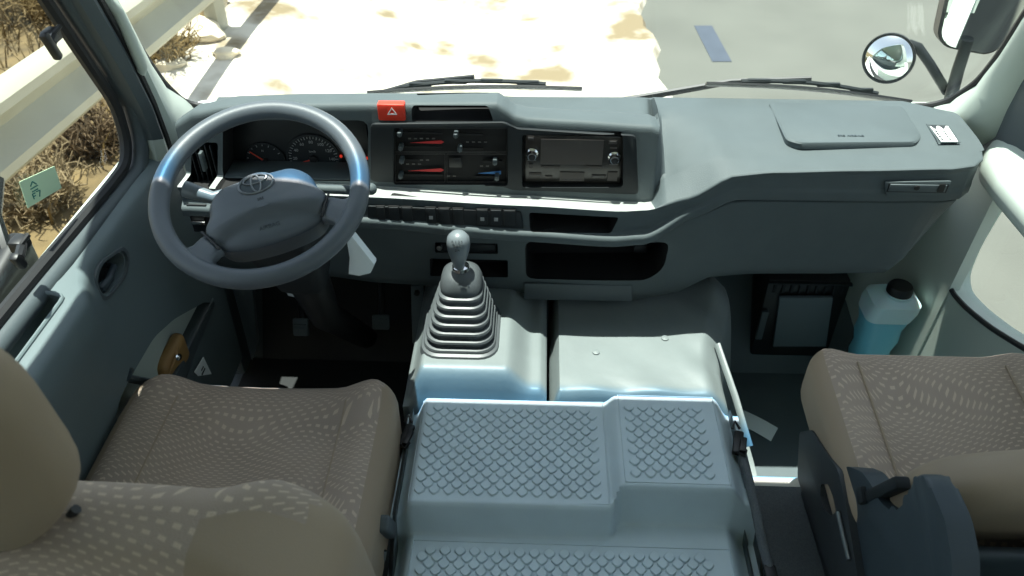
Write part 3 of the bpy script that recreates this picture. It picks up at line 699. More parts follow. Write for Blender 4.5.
for px, py, n in ((416, 138.5, 5), (474, 142, 4), (414, 164, 3), (428, 160, 2), (455, 176, 2), (488, 166, 2)):
    q = B()
    for k in range(n): pbox(q, px - 8 + k * 6, py - .6, px - 5 + k * 6, py + .6, YF, .001, 0, out=.0008)
    q.build('dial_mark', 'midink', cp)
# radio
q = B(); pbox(q, 522, 133, 623, 186, 1.4085, .008, .002); rad = q.build('radio', 'black', dash, 'dark touchscreen radio with two chrome knobs')
q = B(); pbox(q, 525, 135, 620.5, 184, 1.4025, .005, .003); q.build('screen', 'screen', rad)
for kx, ky in ((532, 152.5), (614, 156)):
    q = B(); q.lathe(at(kx, ky, y=1.402), [(0, 0), (.0125, 0), (.0125, .006), (.0095, .009), (.0085, .018), (0, .019)], (0, -1, 0), 20); q.build('knob', 'chrome', rad)
    q = B(); q.lathe(at(kx, ky, y=1.402), [(0, .0185), (.0072, .0185), (.0070, .0205), (0, .021)], (0, -1, 0), 16); q.build('knob_cap', 'black', rad)
M['scr2'] = mat('dim screen graphics', s2l(62, 57, 54), .5); M['scr3'] = mat('dim screen print', s2l(96, 94, 92), .5)
q = B()
for r_ in ((541, 139, 602, 165), (560, 172, 584, 181), (541, 166, 560, 168), (586, 166, 602, 168), (529, 173, 541, 177), (545, 176, 552, 178), (592, 175, 606, 178), (608, 172, 617, 181), (528, 136, 534, 140), (609, 140, 617, 144), (610, 147, 617, 148.5), (609, 164, 618, 165.2), (527, 160, 536, 161), (529, 164, 533, 168)):
    pbox(q, *r_, 1.4015, .001, 0, out=.0008)
q.build('screen_graphics', 'scr2', rad)
for r_ in ((528, 137.5, 533, 138.5), (610, 141, 616, 142), (527, 160, 536, 160.7), (609, 164, 618, 164.7), (530, 175, 540, 175.8), (593, 176, 604, 177), (563, 179.6, 582, 180.2)):
    q = B(); pbox(q, *r_, 1.4005, .001, 0, out=.0008); q.build('key_print', 'scr3', rad)
# switches in the band
q = plate(((368, 205), (521, 211), (524, 230), (368, 223)), 1.3375, .004, 'panel', 'switch_panel', bev=.001, rad=.004)
for k, (x0, x1) in enumerate(((376.5, 386), (388.6, 400), (401.7, 413), (425.6, 436.4), (439, 450.3), (452.9, 463.6), (476.7, 488), (490.6, 501.5), (503.8, 515.4))):
    dy = (x0 - 376) * .028
    w = B(); pbox(w, x0 - .8, 205.7 + dy, x1 + .8, 222.8 + dy, 1.3335, .003, .0003, out=.0004); w.build('switch_gap', 'blackmatte', q)
    w = B(); pbox(w, x0, 206.5 + dy, x1, 222 + dy, 1.3335, .006, .0012, out=.0022); sw = w.build('switch', 'panel', q)
    if k in (3, 6, 7):
        w = B(); pbox(w, (x0 + x1) / 2 - 2, 214.5 + dy, (x0 + x1) / 2 + 2, 218 + dy, 1.3312, .002, .0003, out=.0006); w.build('switch_symbol', 'greyink', sw)
q = B(); pbox(q, 525, 209, 624, 236, 1.41, .006, .001); q.build('tray_liner', 'blackmatte', dash)
# lower panel
LT = [(-.72, 1.385, .665), (-.345, 1.375, .655), (-.02, 1.370, .634), (.154, 1.368, .628), (.22, 1.366, .635), (.32, 1.362, .692), (.40, 1.370, .726), (.64, 1.374, .726), (.80, 1.380, .726), (.845, 1.39, .726), (.865, 1.415, .726), (.872, 1.46, .726)]
LB = [(-.72, 1.42, .50), (-.50, 1.41, .49), (-.345, 1.405, .475), (-.02, 1.40, .458), (.154, 1.395, .448), (.22, 1.395, .448), (.32, 1.40, .468), (.40, 1.405, .515), (.5, 1.41, .522), (.64, 1.412, .524), (.78, 1.418, .526), (.82, 1.44, .545), (.84, 1.47, .55), (.845, 1.50, .56)]
xl = [-.72 + .03 * k for k in range(53)] + [.845, .86, .872]
def low_ring(x):
    t, l = interp(LT, x), interp(LB, x)
    P = [V((0, 1.53, t.z)), V((0, t.y, t.z)), V((0, l.y, l.z)), V((0, l.y + .03, l.z - .035)), V((0, 1.53, l.z - .04))]
    return [V((x, p.y, p.z)) for p in fillet(P, [.003, .006, .02, .02, .003], 4, True)]
b = B(); b.loft([low_ring(x) for x in xl]); low = b.build('lower_panel', 'dash', dash)
cut(low, [cutbox(525, 240, 667, 281, 1.385, .11, .02, ((525, 238), (669, 238), (664, 268), (648, 281), (526, 281))), cutbox(430, 257, 508, 277, 1.395, .06, .004), cutbox(435, 241, 498, 253, 1.385, .02, .004)], 'blackmatte')
q = B(); pbox(q, 520, 234, 672, 286, 1.49, .006, .001); q.build('compartment_liner', 'blackmatte', dash)
for px, py in ((570, 262), (600, 268), (640, 246)):
    q = B(); q.box(at(px, py, y=1.47), (.03, .03, .02), .004); q.build('harness_plug', 'black', dash)
q = B(); pbox(q, 428, 255, 510, 279, 1.45, .006, .001); q.build('slot_liner', 'blackmatte', dash)
q = B(); pbox(q, 440, 242.5, 496, 252, 1.392, .012, .002, out=.004); q.build('ashtray', 'panel', dash)
q = B(); q.lathe(at(439.5, 246.5, y=1.388), [(0, 0), (.006, 0), (.006, .008), (0, .009)], (0, -1, .1), 12); q.build('lighter_socket', 'steel', dash)
plate(((524, 282), (632, 284), (632, 300), (524, 298)), 1.393, .006, 'dashdark', 'compartment_lip', rad=.004)
# right pad fittings
def padpt(px, py, lift=0):
    p = at(px, py, z=.82); return V((p.x, p.y, .8205 + lift))
al = [padpt(*p) for p in ((768, 104), (902, 108), (921, 138), (916, 145), (800, 146), (786, 142))]
q = B(); A_ = fillet(al, .012, 4, True)
q.loft([[p + V((0, 0, -.008)) for p in A_], [p + V((0, 0, .003)) for p in A_], [p + V((0, 0, .006)) for p in inset(A_, .97)]]); lid = q.build('airbag_lid', 'dash', dash)
lettering('SRS AIRBAG', .010, padpt(850, 139, .0066), (1, .02, 0), (0, 1, 0), 'hinge', dash)
gv = [padpt(*p) for p in ((929.2, 128.2), (947, 128.2), (957.4, 143.8), (940.7, 143.8))]
frm = [padpt(*p) for p in ((925.4, 126), (947.6, 126.6), (960, 144.5), (938, 144.5))]
st = thing('dash_label', 'white printed label on the right end of the dashboard top', 'label', padpt(941, 135, .004))
q = B(); q.loft([[p + V((0, 0, .0035)) for p in frm], [p + V((0, 0, .0048)) for p in inset(frm, .98)], [p + V((0, 0, .0048)) for p in inset(frm, .93)], [p + V((0, 0, .0042)) for p in inset(frm, .9)]], loop=True); q.build('label_frame', 'dash', st)
q = B(); q.prism([p + V((0, 0, .0045)) for p in gv], (0, 0, -.002)); q.build('sheet', 'white', st)
q = B(); m_ = sum(gv, V()) / 4
u_, v_ = (gv[1] - gv[0]), (gv[3] - gv[0])
def lp(a, c): return gv[0] + u_ * a + v_ * c + V((0, 0, .006))
for a in (.02, .5): q.prism([lp(a, .0), lp(a + .36, .0), lp(a + .14, .24)], (0, 0, -.001))
for k in range(4):
    for a in (.03, .47): q.prism([lp(a, .32 + .17 * k), lp(a + .12 - .04 * (a > .3), .32 + .17 * k), lp(a + .10, .42 + .17 * k), lp(a + .05, .42 + .17 * k)], (0, 0, -.001))
q.build('print', 'darkink', st)
# pull-out cup holder in the right band
q = plate(((884, 181), (951, 180), (949, 194), (886, 196)), 1.366, .004, 'dash', 'cup_holder', rad=.004)
w = B(); pbox(w, 889, 183, 946, 193, 1.3625, .004, .001, out=.001); w.build('holder_face', 'panel', q)
w = B(); pbox(w, 890.5, 184, 944.5, 192, 1.361, .004, .001, out=.002); w.build('holder_front', 'dashdark', q)
w = B(); pbox(w, 940, 184, 943, 192, 1.358, .002, 0, out=.001); w.build('holder_mark', 'black', q)
p = at(917, 188, y=1.3575); w = B(); w.lathe(p, [(0, 0), (.006, 0), (.005, .0012), (0, .0012)], (0, -1, 0), 8); w.build('cup_symbol', 'black', q)
# switch left of wheel
q = B(); pbox(q, 186, 204, 214, 232, 1.348, .006, .002, out=.002); q.build('blank_panel', 'panel', dash)
w = B(); pbox(w, 190, 211, 207, 225, 1.345, .008, .002, out=.004); w.build('mirror_switch', 'black', dash)
w = B(); pbox(w, 191, 221, 206, 224, 1.339, .003, .001, out=.003); w.build('switch_edge', 'chrome', dash)

# ------------------------------------------------------------------ steering wheel and column
WC = V((-.465, 1.138, .879)); E_ = math.radians(65); WR = .170
wn = V((0, -math.cos(E_), math.sin(E_))); wu = V((1, 0, 0)); wv = wn.cross(wu)
rot_ = math.radians(22); wa, wb = wu * math.cos(rot_) + wv * math.sin(rot_), -wu * math.sin(rot_) + wv * math.cos(rot_)
def wpnt(a, c, h=0): return WC + wa * a + wb * c + wn * h
stw = thing('steering_wheel', 'grey two spoke steering wheel turned slightly left before the driver seat', 'steering wheel', WC - wn * .06)
b = B(); b.tube([WC + (wu * math.cos(t) + wv * math.sin(t)) * (WR - .001) for t in [2 * math.pi * k / 72 for k in range(72)]], .0168, 14, loop=True); b.build('rim', 'wheel', stw)
# pad: rounded trapezoid with a sunken lower face
half = [(.0, .027), (.068, .023), (.090, -.004), (.091, -.026), (.108, -.052), (.085, -.092), (.05, -.102), (.0, -.106)]
out = half + [(-x, y) for x, y in half[-2:0:-1]]
pad2 = fillet([V((x, y, 0)) for x, y in out], .022, 5, True)
PCN = V((0, -.04, 0))
b = B(); rings = []
for k, h in ((.96, -.05), (1.0, -.03), (1.0, -.010), (.975, .002), (.93, .009), (.86, .013), (.74, .017), (.6, .019), (.45, .021), (.3, .022), (.15, .0225), (.03, .0225)):
    rg = []
    for p in pad2:
        q = PCN + (p - PCN) * k
        low_ = max(0, min(1, (-.050 - 2.2 * q.x ** 2 - q.y) / .016)); low_ = low_ * low_ * (3 - 2 * low_)
        rg.append(wpnt(q.x, q.y, h - (.016 * low_ if h > -.005 else 0)))
    rings.append(rg)
b.loft(rings); b.build('hub_pad', 'wheel', stw)
for sg in (-1, 1):
    b = B(); rings = []
    for t, h, th in ((0, -.014, .014), (.12, -.009, .014), (.4, -.007, .013), (.7, -.004, .012), (.9, -.001, .011), (1.05, 0, .008)):
        A1 = V((sg * .106, -.050, 0)).lerp(V((sg * .158, -.062, 0)), t); B1 = V((sg * .083, -.092, 0)).lerp(V((sg * .098, -.146, 0)), t)
        A1 = A1 + V((0, -.012, 0)) * math.sin(min(1, t) * math.pi); B1 = B1 + V((sg * .012, 0.008, 0)) * math.sin(min(1, t) * math.pi)
        m_ = (A1 + B1) / 2; hv = (A1 - B1) / 2
        rings.append([wpnt(m_.x + hv.x * math.copysign(abs(math.cos(q_)) ** .6, math.cos(q_)), m_.y + hv.y * math.copysign(abs(math.cos(q_)) ** .6, math.cos(q_)), h + th * math.copysign(abs(math.sin(q_)) ** .7, math.sin(q_))) for q_ in [2 * math.pi * k / 20 for k in range(20)]])
    b.loft(rings); b.build('spoke', 'wheel', stw)
for sg in (-1, 1):
    b = B(); b.tube([wpnt(sg * .1075, -.050, .004), wpnt(sg * .096, -.070, .006), wpnt(sg * .0855, -.0915, .004)], .0022, 6); b.build('spoke_seam', 'black', stw)
# three oval badge
def oval(q, cx, cy, rx, ry, rt, h, n=40):
    q.tube([wpnt(cx + rx * math.cos(t), cy + ry * math.sin(t), h) for t in [2 * math.pi * k / n for k in range(n)]], rt, 6, loop=True)
em = B()
EC = (-.001, -.002)
oval(em, EC[0], EC[1], .029, .0185, .0020, .0225); oval(em, EC[0], EC[1], .0078, .0175, .0017, .0230); oval(em, EC[0], EC[1] + .0080, .0195, .0082, .0017, .0230)
em = em.build('badge', 'steel', stw, 'oval metal badge with interlocking rings')
em2 = B(); em2.loft([[wpnt(EC[0] + k * .028 * math.cos(t), EC[1] + k * .018 * math.sin(t), h) for t in [2 * math.pi * j / 32 for j in range(32)]] for k, h in ((1, .014), (1, .0215), (.1, .0228))]); em2.build('badge_field', 'hinge', stw)
lettering('SRS', .007, wpnt(.0, -.034, .0228), wa, wb, 'darkink', stw); lettering('AIRBAG', .010, wpnt(.0, -.078, .0035), wa, wb * .9 + wn * .35, 'hinge', stw)

colm = thing('steering_column', 'dark steering column below the steering wheel with two stalks', 'steering column', (-.46, 1.45, .45))
b = B(); rings = []
for t, w_, h_ in ((-.03, .05, .045), (-.06, .062, .055), (-.12, .066, .06), (-.22, .06, .055), (-.30, .05, .05), (-.32, .042, .042)):
    c_ = WC + wn * t + V((0, .0, 0)); rings.append([c_ + wu * x + wv * y for x, y in [(p.x, p.y) for p in fillet([V((-w_, -h_, 0)), V((w_, -h_, 0)), V((w_, h_, 0)), V((-w_, h_, 0))], .025, 3, True)]])
b.loft(rings); b.build('column_cover', 'panel', colm)
b = B(); b.tube([WC - wn * .31, WC - wn * .5 + V((0, -.01, 0)), V((-.46, 1.62, .10))], [.045, .035, .03], 14); b.build('shaft_boot', 'black', colm)
b = B(); b.tube([WC - wn * .07 + wu * -.05 + wv * .05, at(214, 198, y=1.19), at(188, 190, y=1.2)], [.008, .012, .015], 12); b.tube([at(189, 190, y=1.2), at(184, 188.7, y=1.2)], [.015, .0145], 12)
b.build('stalk', 'knob', colm)
b = B(); b.tube([WC - wn * .07 + wu * .05 + wv * .05, at(350, 190, y=1.23), at(368, 189, y=1.23)], [.008, .009, .010], 12); bmesh.ops.create_uvsphere(b.bm, u_segments=14, v_segments=10, radius=.011, matrix=Matrix.Translation(at(371, 189, y=1.23))); b.build('stalk', 'dash', colm, 'grey right hand stalk')
ky = at(345, 238, y=1.12)
key = thing('ignition_key', 'brass key in the ignition with clear plastic tag below the wheel', 'key', ky)
b = B(); b.lathe(ky + V((-.012, .0, .012)), [(0, 0), (.011, 0), (.011, .004), (0, .004)], (.3, -1, .2), 14); b.box(ky + V((-.012, .01, .012)), (.006, .03, .006), .001); b.build('bow', 'brass', key)
b = B(); tg = [at(px, py, y=1.10) for px, py in ((347, 236), (353, 233), (376, 262), (372, 271), (360, 274), (349, 272), (350, 255))]
b.loft([[p + V((0, .010, 0)) for p in inset(tg, .96)], [p + V((0, .003, 0)) for p in tg], [p + V((0, -.008, 0)) for p in inset(tg, .94)], [p + V((0, -.012, -.0)) for p in inset(tg, .55)]]); b.build('plastic_tag', 'plasticbag', key, 'clear plastic sleeve')
# pedals
for nm, px, py, w_, h_, lab in (('clutch_pedal', 301, 327, .042, .048, 'grey clutch pedal left of the steering shaft'), ('brake_pedal', 381, 322, .046, .04, 'grey brake pedal right of the steering shaft')):
    c_ = at(px, py, y=1.56); t = thing(nm, lab, 'pedal', c_)
    b = B(); b.box(c_, (w_, .014, h_), .005, 2, Matrix.Rotation(-.5, 3, 'X'))
    for k in (-1, 0, 1): b.box(c_ + V((0, -.006 , .012 * k)), (w_ * .8, .008, .004), .001, 2, Matrix.Rotation(-.5, 3, 'X'))
    b.build('pad', 'coverlow', t)
    b = B(); b.tube([c_ + V((0, .008, .0)), c_ + V((0, .06, .08)), V((c_.x, 1.80, .45))], .009, 8); b.build('arm', 'black', t)
c_ = at(418, 315, y=1.52); t = thing('accelerator_pedal', 'long grey accelerator pedal beside the gear lever cover', 'pedal', c_)
b = B(); b.box(c_, (.032, .012, .16), .005, 2, Matrix.Rotation(-.35, 3, 'X')); b.build('pad', 'coverlow', t)
b = B(); b.tube([c_ + V((0, .01, .06)), V((c_.x, 1.70, .35)), V((c_.x, 1.84, .42))], .007, 8); b.build('arm', 'black', t)
c_ = at(238, 330, y=1.5); b = B(); P_ = [at(px, py, y=1.52) for px, py in ((232, 287), (252, 286), (257, 345), (252, 362), (244, 330))]
b.prism(fillet(P_, .012, 3, True), (0, .02, 0), .003); tag(b.build('kick_guard', 'dashdark'), 'dark curved guard strip left of the clutch pedal', 'guard')
c_ = at(284, 288, y=1.3); b = B(); P_ = [at(px, py, y=1.36) for px, py in ((281, 283), (287, 282), (297, 291), (305, 295), (296, 298), (288, 296))]
b.prism(P_, (0, .008, 0), .002); tag(b.build('hanging_tag', 'plasticbag'), 'small clear tag hanging under the steering column', 'tag')

# ------------------------------------------------------------------ centre: engine covers and gear lever
def hf(name, mat_, x0, x1, y0, y1, f, nx, ny, zb, parent=None):
    b = B(); rings = []
    for i in range(nx + 1):
        x = x0 + (x1 - x0) * i / nx; top = [V((x, y0 + (y1 - y0) * j / ny, f(x, y0 + (y1 - y0) * j / ny))) for j in range(ny + 1)]
        rings.append([V((x, y0, zb))] + top + [V((x, y1, zb))])
    b.loft(rings); return b.build(name, mat_, parent, ang=60)
SX = .035      # seam between the two front covers
tcov = thing('gear_lever_cover', 'grey moulded cover under the gear lever gaiter', 'engine cover', (-.1, 1.28, .26))
def ft(x, y):
    m = sm(-.245, -.222, x) * (1 - sm(-.055, .0, x)) * sm(1.105, 1.155, y) 
    e = sm(-.262, -.235, x) * (1 - sm(SX - .018, SX - .004, x) * .35)
    ed = sm(1.105, 1.135, y)
    return .385 + .035 * e * ed + .040 * m + .03 * sm(1.28, 1.42, y) * (1 - sm(-.06, .0, x)) * 0
hf('cover', 'cloth', -.262, SX - .004, 1.108, 1.50, ft, 60, 50, .0, tcov)
q = B(); q.lathe(at(516, 382, z=.424), [(0, -.006), (.007, -.006), (.007, .003), (0, .005)], (0, 0, 1), 14); q.build('stud', 'steel', tcov)
rcov = thing('front_engine_cover', 'vinyl covered engine lid right of the gear lever', 'engine cover', (.2, 1.3, .26))
rn = random.Random(5)
wr_ = [(rn.uniform(0, 6.28), rn.uniform(20, 60), rn.uniform(20, 60)) for _ in range(5)]
def fr(x, y):
    e = sm(SX + .004, SX + .022, x); ed = sm(1.105, 1.14, y); ex = .06 * sm(1.22, 1.5, y); r = 1 - sm(.355 + ex, .415 + ex, x)
    edge_ = 1 - min(1, abs(y - 1.13) / .05) if y < 1.18 else 0
    edge_ = max(edge_, sm(.30, .36, x)); 
    w = sum(math.sin(p + a * x + c * y) for p, a, c in wr_) / 5
    return .35 + .065 * e * ed * (.3 + .7 * r) + .005 * w * (.25 + edge_ * 1.2) + .014 * sm(1.38, 1.5, y) * (1 + math.sin(x * 30)) * .5 - .3 * sm(.40 + ex, .47 + ex, x)
hf('lid', 'cloth', SX + .004, .535, 1.108, 1.52, fr, 80, 60, .0, rcov)
for px, py in ((596, 352), (665, 338)):
    q = B(); p = at(px, py, z=.417); q.lathe(V((p.x, p.y, fr(p.x, p.y))), [(0, -.006), (.008, -.006), (.008, .003), (0, .005)], (0, 0, 1), 14); q.build('stud', 'cloth', rcov)

ec = thing('engine_cover', 'large grey engine cover with raised diamond tread between the seats', 'engine cover', (.08, .6, .0))
XC = .056; RZ = .020; ZT = .42; YR = .852; YR2 = .885; ZL = .352
def fe(x, y):
    r = sm(.142, .166, x)                 # right half is a little higher
    yr = YR + (YR2 - YR) * r
    top = ZT + RZ * r
    low = ZL + .0
    t = sm(yr - .022, yr + .003, y)
    side = sm(-.235, -.208, x) * (1 - sm(.355, .395, x))
    z = low + (top - low) * t
    return z - .05 * (1 - side)
xsE = [-.245 + k * .008 for k in range(84)]
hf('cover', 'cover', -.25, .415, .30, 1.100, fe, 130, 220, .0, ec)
# sloping skirts
for sg, name in ((-1, 'skirt'), (1, 'skirt')):
    b = B(); rings = []
    for y in [.3 + .08 * k for k in range(11)]:
        zt = fe(-.19 if sg < 0 else .34, y); xa = -.238 if sg < 0 else .395
        ring = [V((xa, y, zt - .03)), V((xa + sg * .012, y, zt - .055)), V((xa + sg * (.012 if sg < 0 else .06), y, zt - .18)), V((xa + sg * (.012 if sg < 0 else .07), y, .0)), V((xa, y, 0.))]
        rings.append(fillet(ring, .02, 3))
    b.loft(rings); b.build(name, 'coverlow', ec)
# raised diamond tread, one patch per panel
def tread(x0, x1, y0, y1, zf, pitch=.0262):
    b = B(); base = [V((x, y, 0)) for x, y in rrect(pitch * .665, pitch * .665, pitch * .2, 3)]
    c45 = math.cos(math.pi / 4); base = [V((p.x * c45 - p.y * c45, p.x * c45 + p.y * c45, 0)) for p in base]
    ny = int((y1 - y0) / (pitch / 2)); nx = int((x1 - x0) / pitch)
    for j in range(ny + 1):
        for i in range(nx + (1 if j % 2 == 0 else 0)):
            c = V((x0 + (i + (.5 if j % 2 else 0)) * pitch, y0 + j * pitch / 2, 0)); z = zf(c.x, c.y)
            if c.x > x1 or c.y > y1: continue
            b.loft([[c + p + V((0, 0, z - .001)) for p in base], [c + p * .97 + V((0, 0, z + .0026)) for p in base], [c + p * .84 + V((0, 0, z + .0042)) for p in base]])
    # raised border line
    mg = pitch * .75
    P = [V((x, y, zf(x, y) + .0005)) for x, y in ((x0 - mg, y0 - mg), (x1 + mg, y0 - mg), (x1 + mg, y1 + mg), (x0 - mg, y1 + mg))]
    b.tube(P, .0014, 6, loop=True)
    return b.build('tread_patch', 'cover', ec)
tread(-.196, .122, .878, 1.080, fe); tread(.190, .336, .912, 1.082, fe)
tread(-.185, .335, .42, .800, fe)
b = B()
for k in range(1): pass
b.tube([(.415 + .04, 1.10, .30), (.43, 1.18, .36), (.405, 1.30, .40)], [.008, .008, .008], 10, flat=.6); b.build('edge_strip', 'cloth', rcov, 'pale edge strip')
def clip(px, py, z, name='latch'):
    p = at(px, py, z=z); q = B(); rt = Matrix.Rotation(-.25, 3, 'Z')
    q.box(p, (.018, .055, .012), .003, 2, rt); q.box(p + V((.006, -.012, .009)), (.012, .035, .008), .002, 2, rt)
    q.tube([p + V((-.006, .03, .006)), p + V((.0, .044, .012)), p + V((.008, .03, .006))], .003, 6)
    q.tube([p + V((-.006, -.026, .004)), p + V((.004, -.04, .010)), p + V((.010, -.022, .006))], .003, 6)
    q.build(name, 'black', ec, 'black over-centre latch')
clip(406, 436, .385); clip(738, 443, .41)
cdp = [at(px, py, z=z_) for px, py, z_ in ((741, 452, .405), (748, 478, .40), (756, 510, .390), (763, 545, .352), (769, 568, .338))]
b = B(); b.tube(cdp, .009, 10); b.build('edge_piping', 'carpet', ec, 'grey piping along the right skirt')
b = B(); b.box(cdp[-1] + V((0, -.012, 0)), (.022, .03, .016), .004); b.build('piping_clip', 'black', ec)

# gear lever
gl = thing('gear_lever', 'gear lever with round grey knob above a ribbed rubber gaiter', 'gear lever', at(458, 360, z=.46))
g0 = at(459, 352, z=.462); top = at(459, 283, y=1.262)
b = B(); rings = []
n = 7
def sq(c, w, d, r): return [c + V((p[0], p[1], 0)) for p in rrect(w, d, r, 5)]
b.loft([sq(V((g0.x, 1.262, .452)), .166, .185, .04), sq(V((g0.x, 1.262, .465)), .160, .178, .04), sq(V((g0.x, 1.262, .468)), .150, .166, .04)])
rings = [sq(V((g0.x, 1.262, .464)), .136, .150, .036)]
for k in range(n):
    t = k / n; z0 = .466 + t * .122; w = .150 - .070 * t; d = .165 - .078 * t; yc = 1.262 + .004 * t
    c = lambda z: V((g0.x + .004 * t, yc, z))
    rings += [sq(c(z0), w * .94, d * .94, .034 - .012 * t), sq(c(z0 + .004), w, d, .036 - .012 * t), sq(c(z0 + .0085), w * .98, d * .98, .036 - .012 * t), sq(c(z0 + .011), w * .86, d * .86, .032 - .012 * t), sq(c(z0 + .018), w * .82, d * .82, .030 - .012 * t)]
c = V((g0.x + .004, 1.266, .588)); rings += [sq(c, .084, .088, .028), sq(c + V((0, 0, .006)), .084, .088, .03), sq(c + V((0, 0, .024)), .074, .076, .03), sq(c + V((0, 0, .032)), .055, .056, .026), sq(c + V((0, 0, .035)), .03, .03, .014)]
b.loft(rings); b.build('gaiter', 'gaiter', gl)
rb = c + V((0, 0, .033)); kt = at(459, 266, y=1.262)
b = B(); b.tube([rb, kt], [.0075, .0065], 12); b.lathe(rb, [(0, 0), (.019, 0), (.017, .008), (.010, .012), (0, .012)], (0, 0, 1), 20); b.build('rod', 'chrome', gl)
ktop = at(458, 232, y=1.255); ax = (ktop - kt).normalized(); L_ = (ktop - kt).length * 1.0
b = B(); b.lathe(kt - ax * .004, [(.008, 0), (.0105, .004), (.015, L_ * .25), (.021, L_ * .5), (.0232, L_ * .72), (.0215, L_ * .88), (.015, L_ * .98), (.006, L_ * 1.03), (0, L_ * 1.035)], ax, 24); b.build('knob', 'knob', gl)
kc = kt + ax * L_ * .76; nrm = V((.1, -.9, .42)).normalized(); f0 = kc + V((-.0, -.0228, .004)); r_ = V((1, 0, 0)); u_ = V((0, .25, 1)).normalized()
lettering('R 1 3 5', .0075, f0 + u_ * .0065 + V((0, .001, 0)), r_, u_, 'darkink', gl); lettering('2 4', .0075, f0 - u_ * .010, r_, u_, 'darkink', gl)
q = B()
for k in (-1, 0, 1): q.box(f0 + r_ * .0055 * k - u_ * .0015, (.0008, .0012, .008), 0)
q.box(f0 - u_ * .0015, (.012, .0012, .0008), 0); q.build('shift_pattern', 'darkink', gl)

# ------------------------------------------------------------------ seats
def seam(pts, r=.0022): q = B(); q.tube(pts, r, 6); return q
ds = thing('driver_seat', 'driver seat in dashed brown moquette with tan vinyl sides at left', 'seat', (-.49, .8, .26))
CX = -.516
def cush(p):
    x, y, z = p
    if z > -.02: z += .030 * max(0, min(1, (abs(x) - .145) / .07)) - .006 * math.cos(x * 10) + .016 * sm(.05, .28, y) * .0
    z -= .035 * (y + .0) * -.6
    x *= 1 - .10 * max(0, (.02 - y)) * 0
    w = 1 - .03 * sm(.12, .28, y); x *= w
    return (x, y, z)
bb = blob((CX, .845, .375), (.53, .54, .17), (.075, .075, .055), 22, cush)
for f in bb.bm.faces:
    c_ = f.calc_center_median() - V((CX, .845, .375))
    if abs(c_.x) > .232 or c_.z < -.005: f.material_index = 1
bb.build('seat_cushion', ['fabric', 'vinyl'], ds)
def topz(x, y, cx=CX, cy=.845, cz=.375):
    p = V((x - cx, y - cy, 0)); z = .085 + .030 * max(0, min(1, (abs(p.x) - .145) / .07)) - .006 * math.cos(p.x * 10) + .021 * p.y; return cz + z
for xx in (-.165, .165):
    seam([(CX + xx * (1 - .03 * sm(.12, .28, y - .845)), y, topz(CX + xx, y) - .001) for y in [.62 + .02 * k for k in range(22)]]).build('seam', 'vinyl', ds)
seam([(CX + xx, .815, topz(CX + xx, .815) - .001) for xx in [-.165 + .033 * k for k in range(11)]]).build('seam', 'vinyl', ds)
b = B(); b.box((CX, .82, .285), (.46, .46, .06), .02); b.build('seat_pan', 'black', ds)
def bk(p):
    x, y, z = p
    top_ = sm(.02, .30, z)
    x *= 1 - .10 * sm(.18, .30, z)
    if abs(x) > .14: y += (-.022 if y < 0 else .03) * sm(.14, .21, abs(x)) * (1 - .2 * top_)
    y -= .20 * (z + .3)
    if z > .15: z += -.03 * (1 - math.cos(min(1, abs(x) / .24) * 1.2)) 
    return (x, y, z)
BC = V((-.465, .545, .675))
bb = blob(BC, (.56, .15, .58), (.10, .06, .085), 20, bk)
for f in bb.bm.faces:
    c_ = f.calc_center_median() - BC
    n_y = c_.y + .20 * (c_.z + .3)
    if (abs(c_.x) > .155 and n_y < .012) or abs(c_.x) > .245: f.material_index = 1
bb.build('backrest', ['fabricback', 'vinyl'], ds)
# headrest: deep rounded pad on two posts
HC = V((-.522, .41, 1.095))
def hd(p):
    x, y, z = p
    x *= 1 - .20 * sm(.02, .15, -z) - .10 * sm(.05, .16, z); return (x, y - .10 * z, z)
bb = blob(HC, (.275, .11, .29), (.085, .05, .10), 14, hd); bb.build('headrest', 'vinyl', ds)
b = B(); b.tube([HC + V((-.10, .025, -.135)), HC + V((-.05, .02, -.152)), HC + V((.05, .02, -.152)), HC + V((.085, .022, -.142)), HC + V((.100, .026, -.125))], .005, 8); b.build('headrest_trim', 'rubber', ds)
for sx in (-.06, .06):
    b = B(); b.tube([HC + V((sx, .01, -.13)), HC + V((sx, .05, -.26))], .007, 8); b.build('headrest_post', 'chrome', ds)
# belt buckle beside the seat
p = at(386, 527, z=.40); bk_ = thing('belt_buckle', 'grey seat belt buckle between driver seat and engine cover', 'belt buckle', p)
b = B(); b.box(p, (.026, .03, .085), .007, 3, Matrix.Rotation(.45, 3, 'X')); b.build('buckle', 'dashdark', bk_)
b = B(); b.tube([p + V((-.002, -.024, -.035)), p + V((-.012, -.05, -.09)), p + V((-.02, -.06, -.22)), p + V((-.02, -.06, -.398))], .004, 8); b.build('cable', 'chrome', bk_)

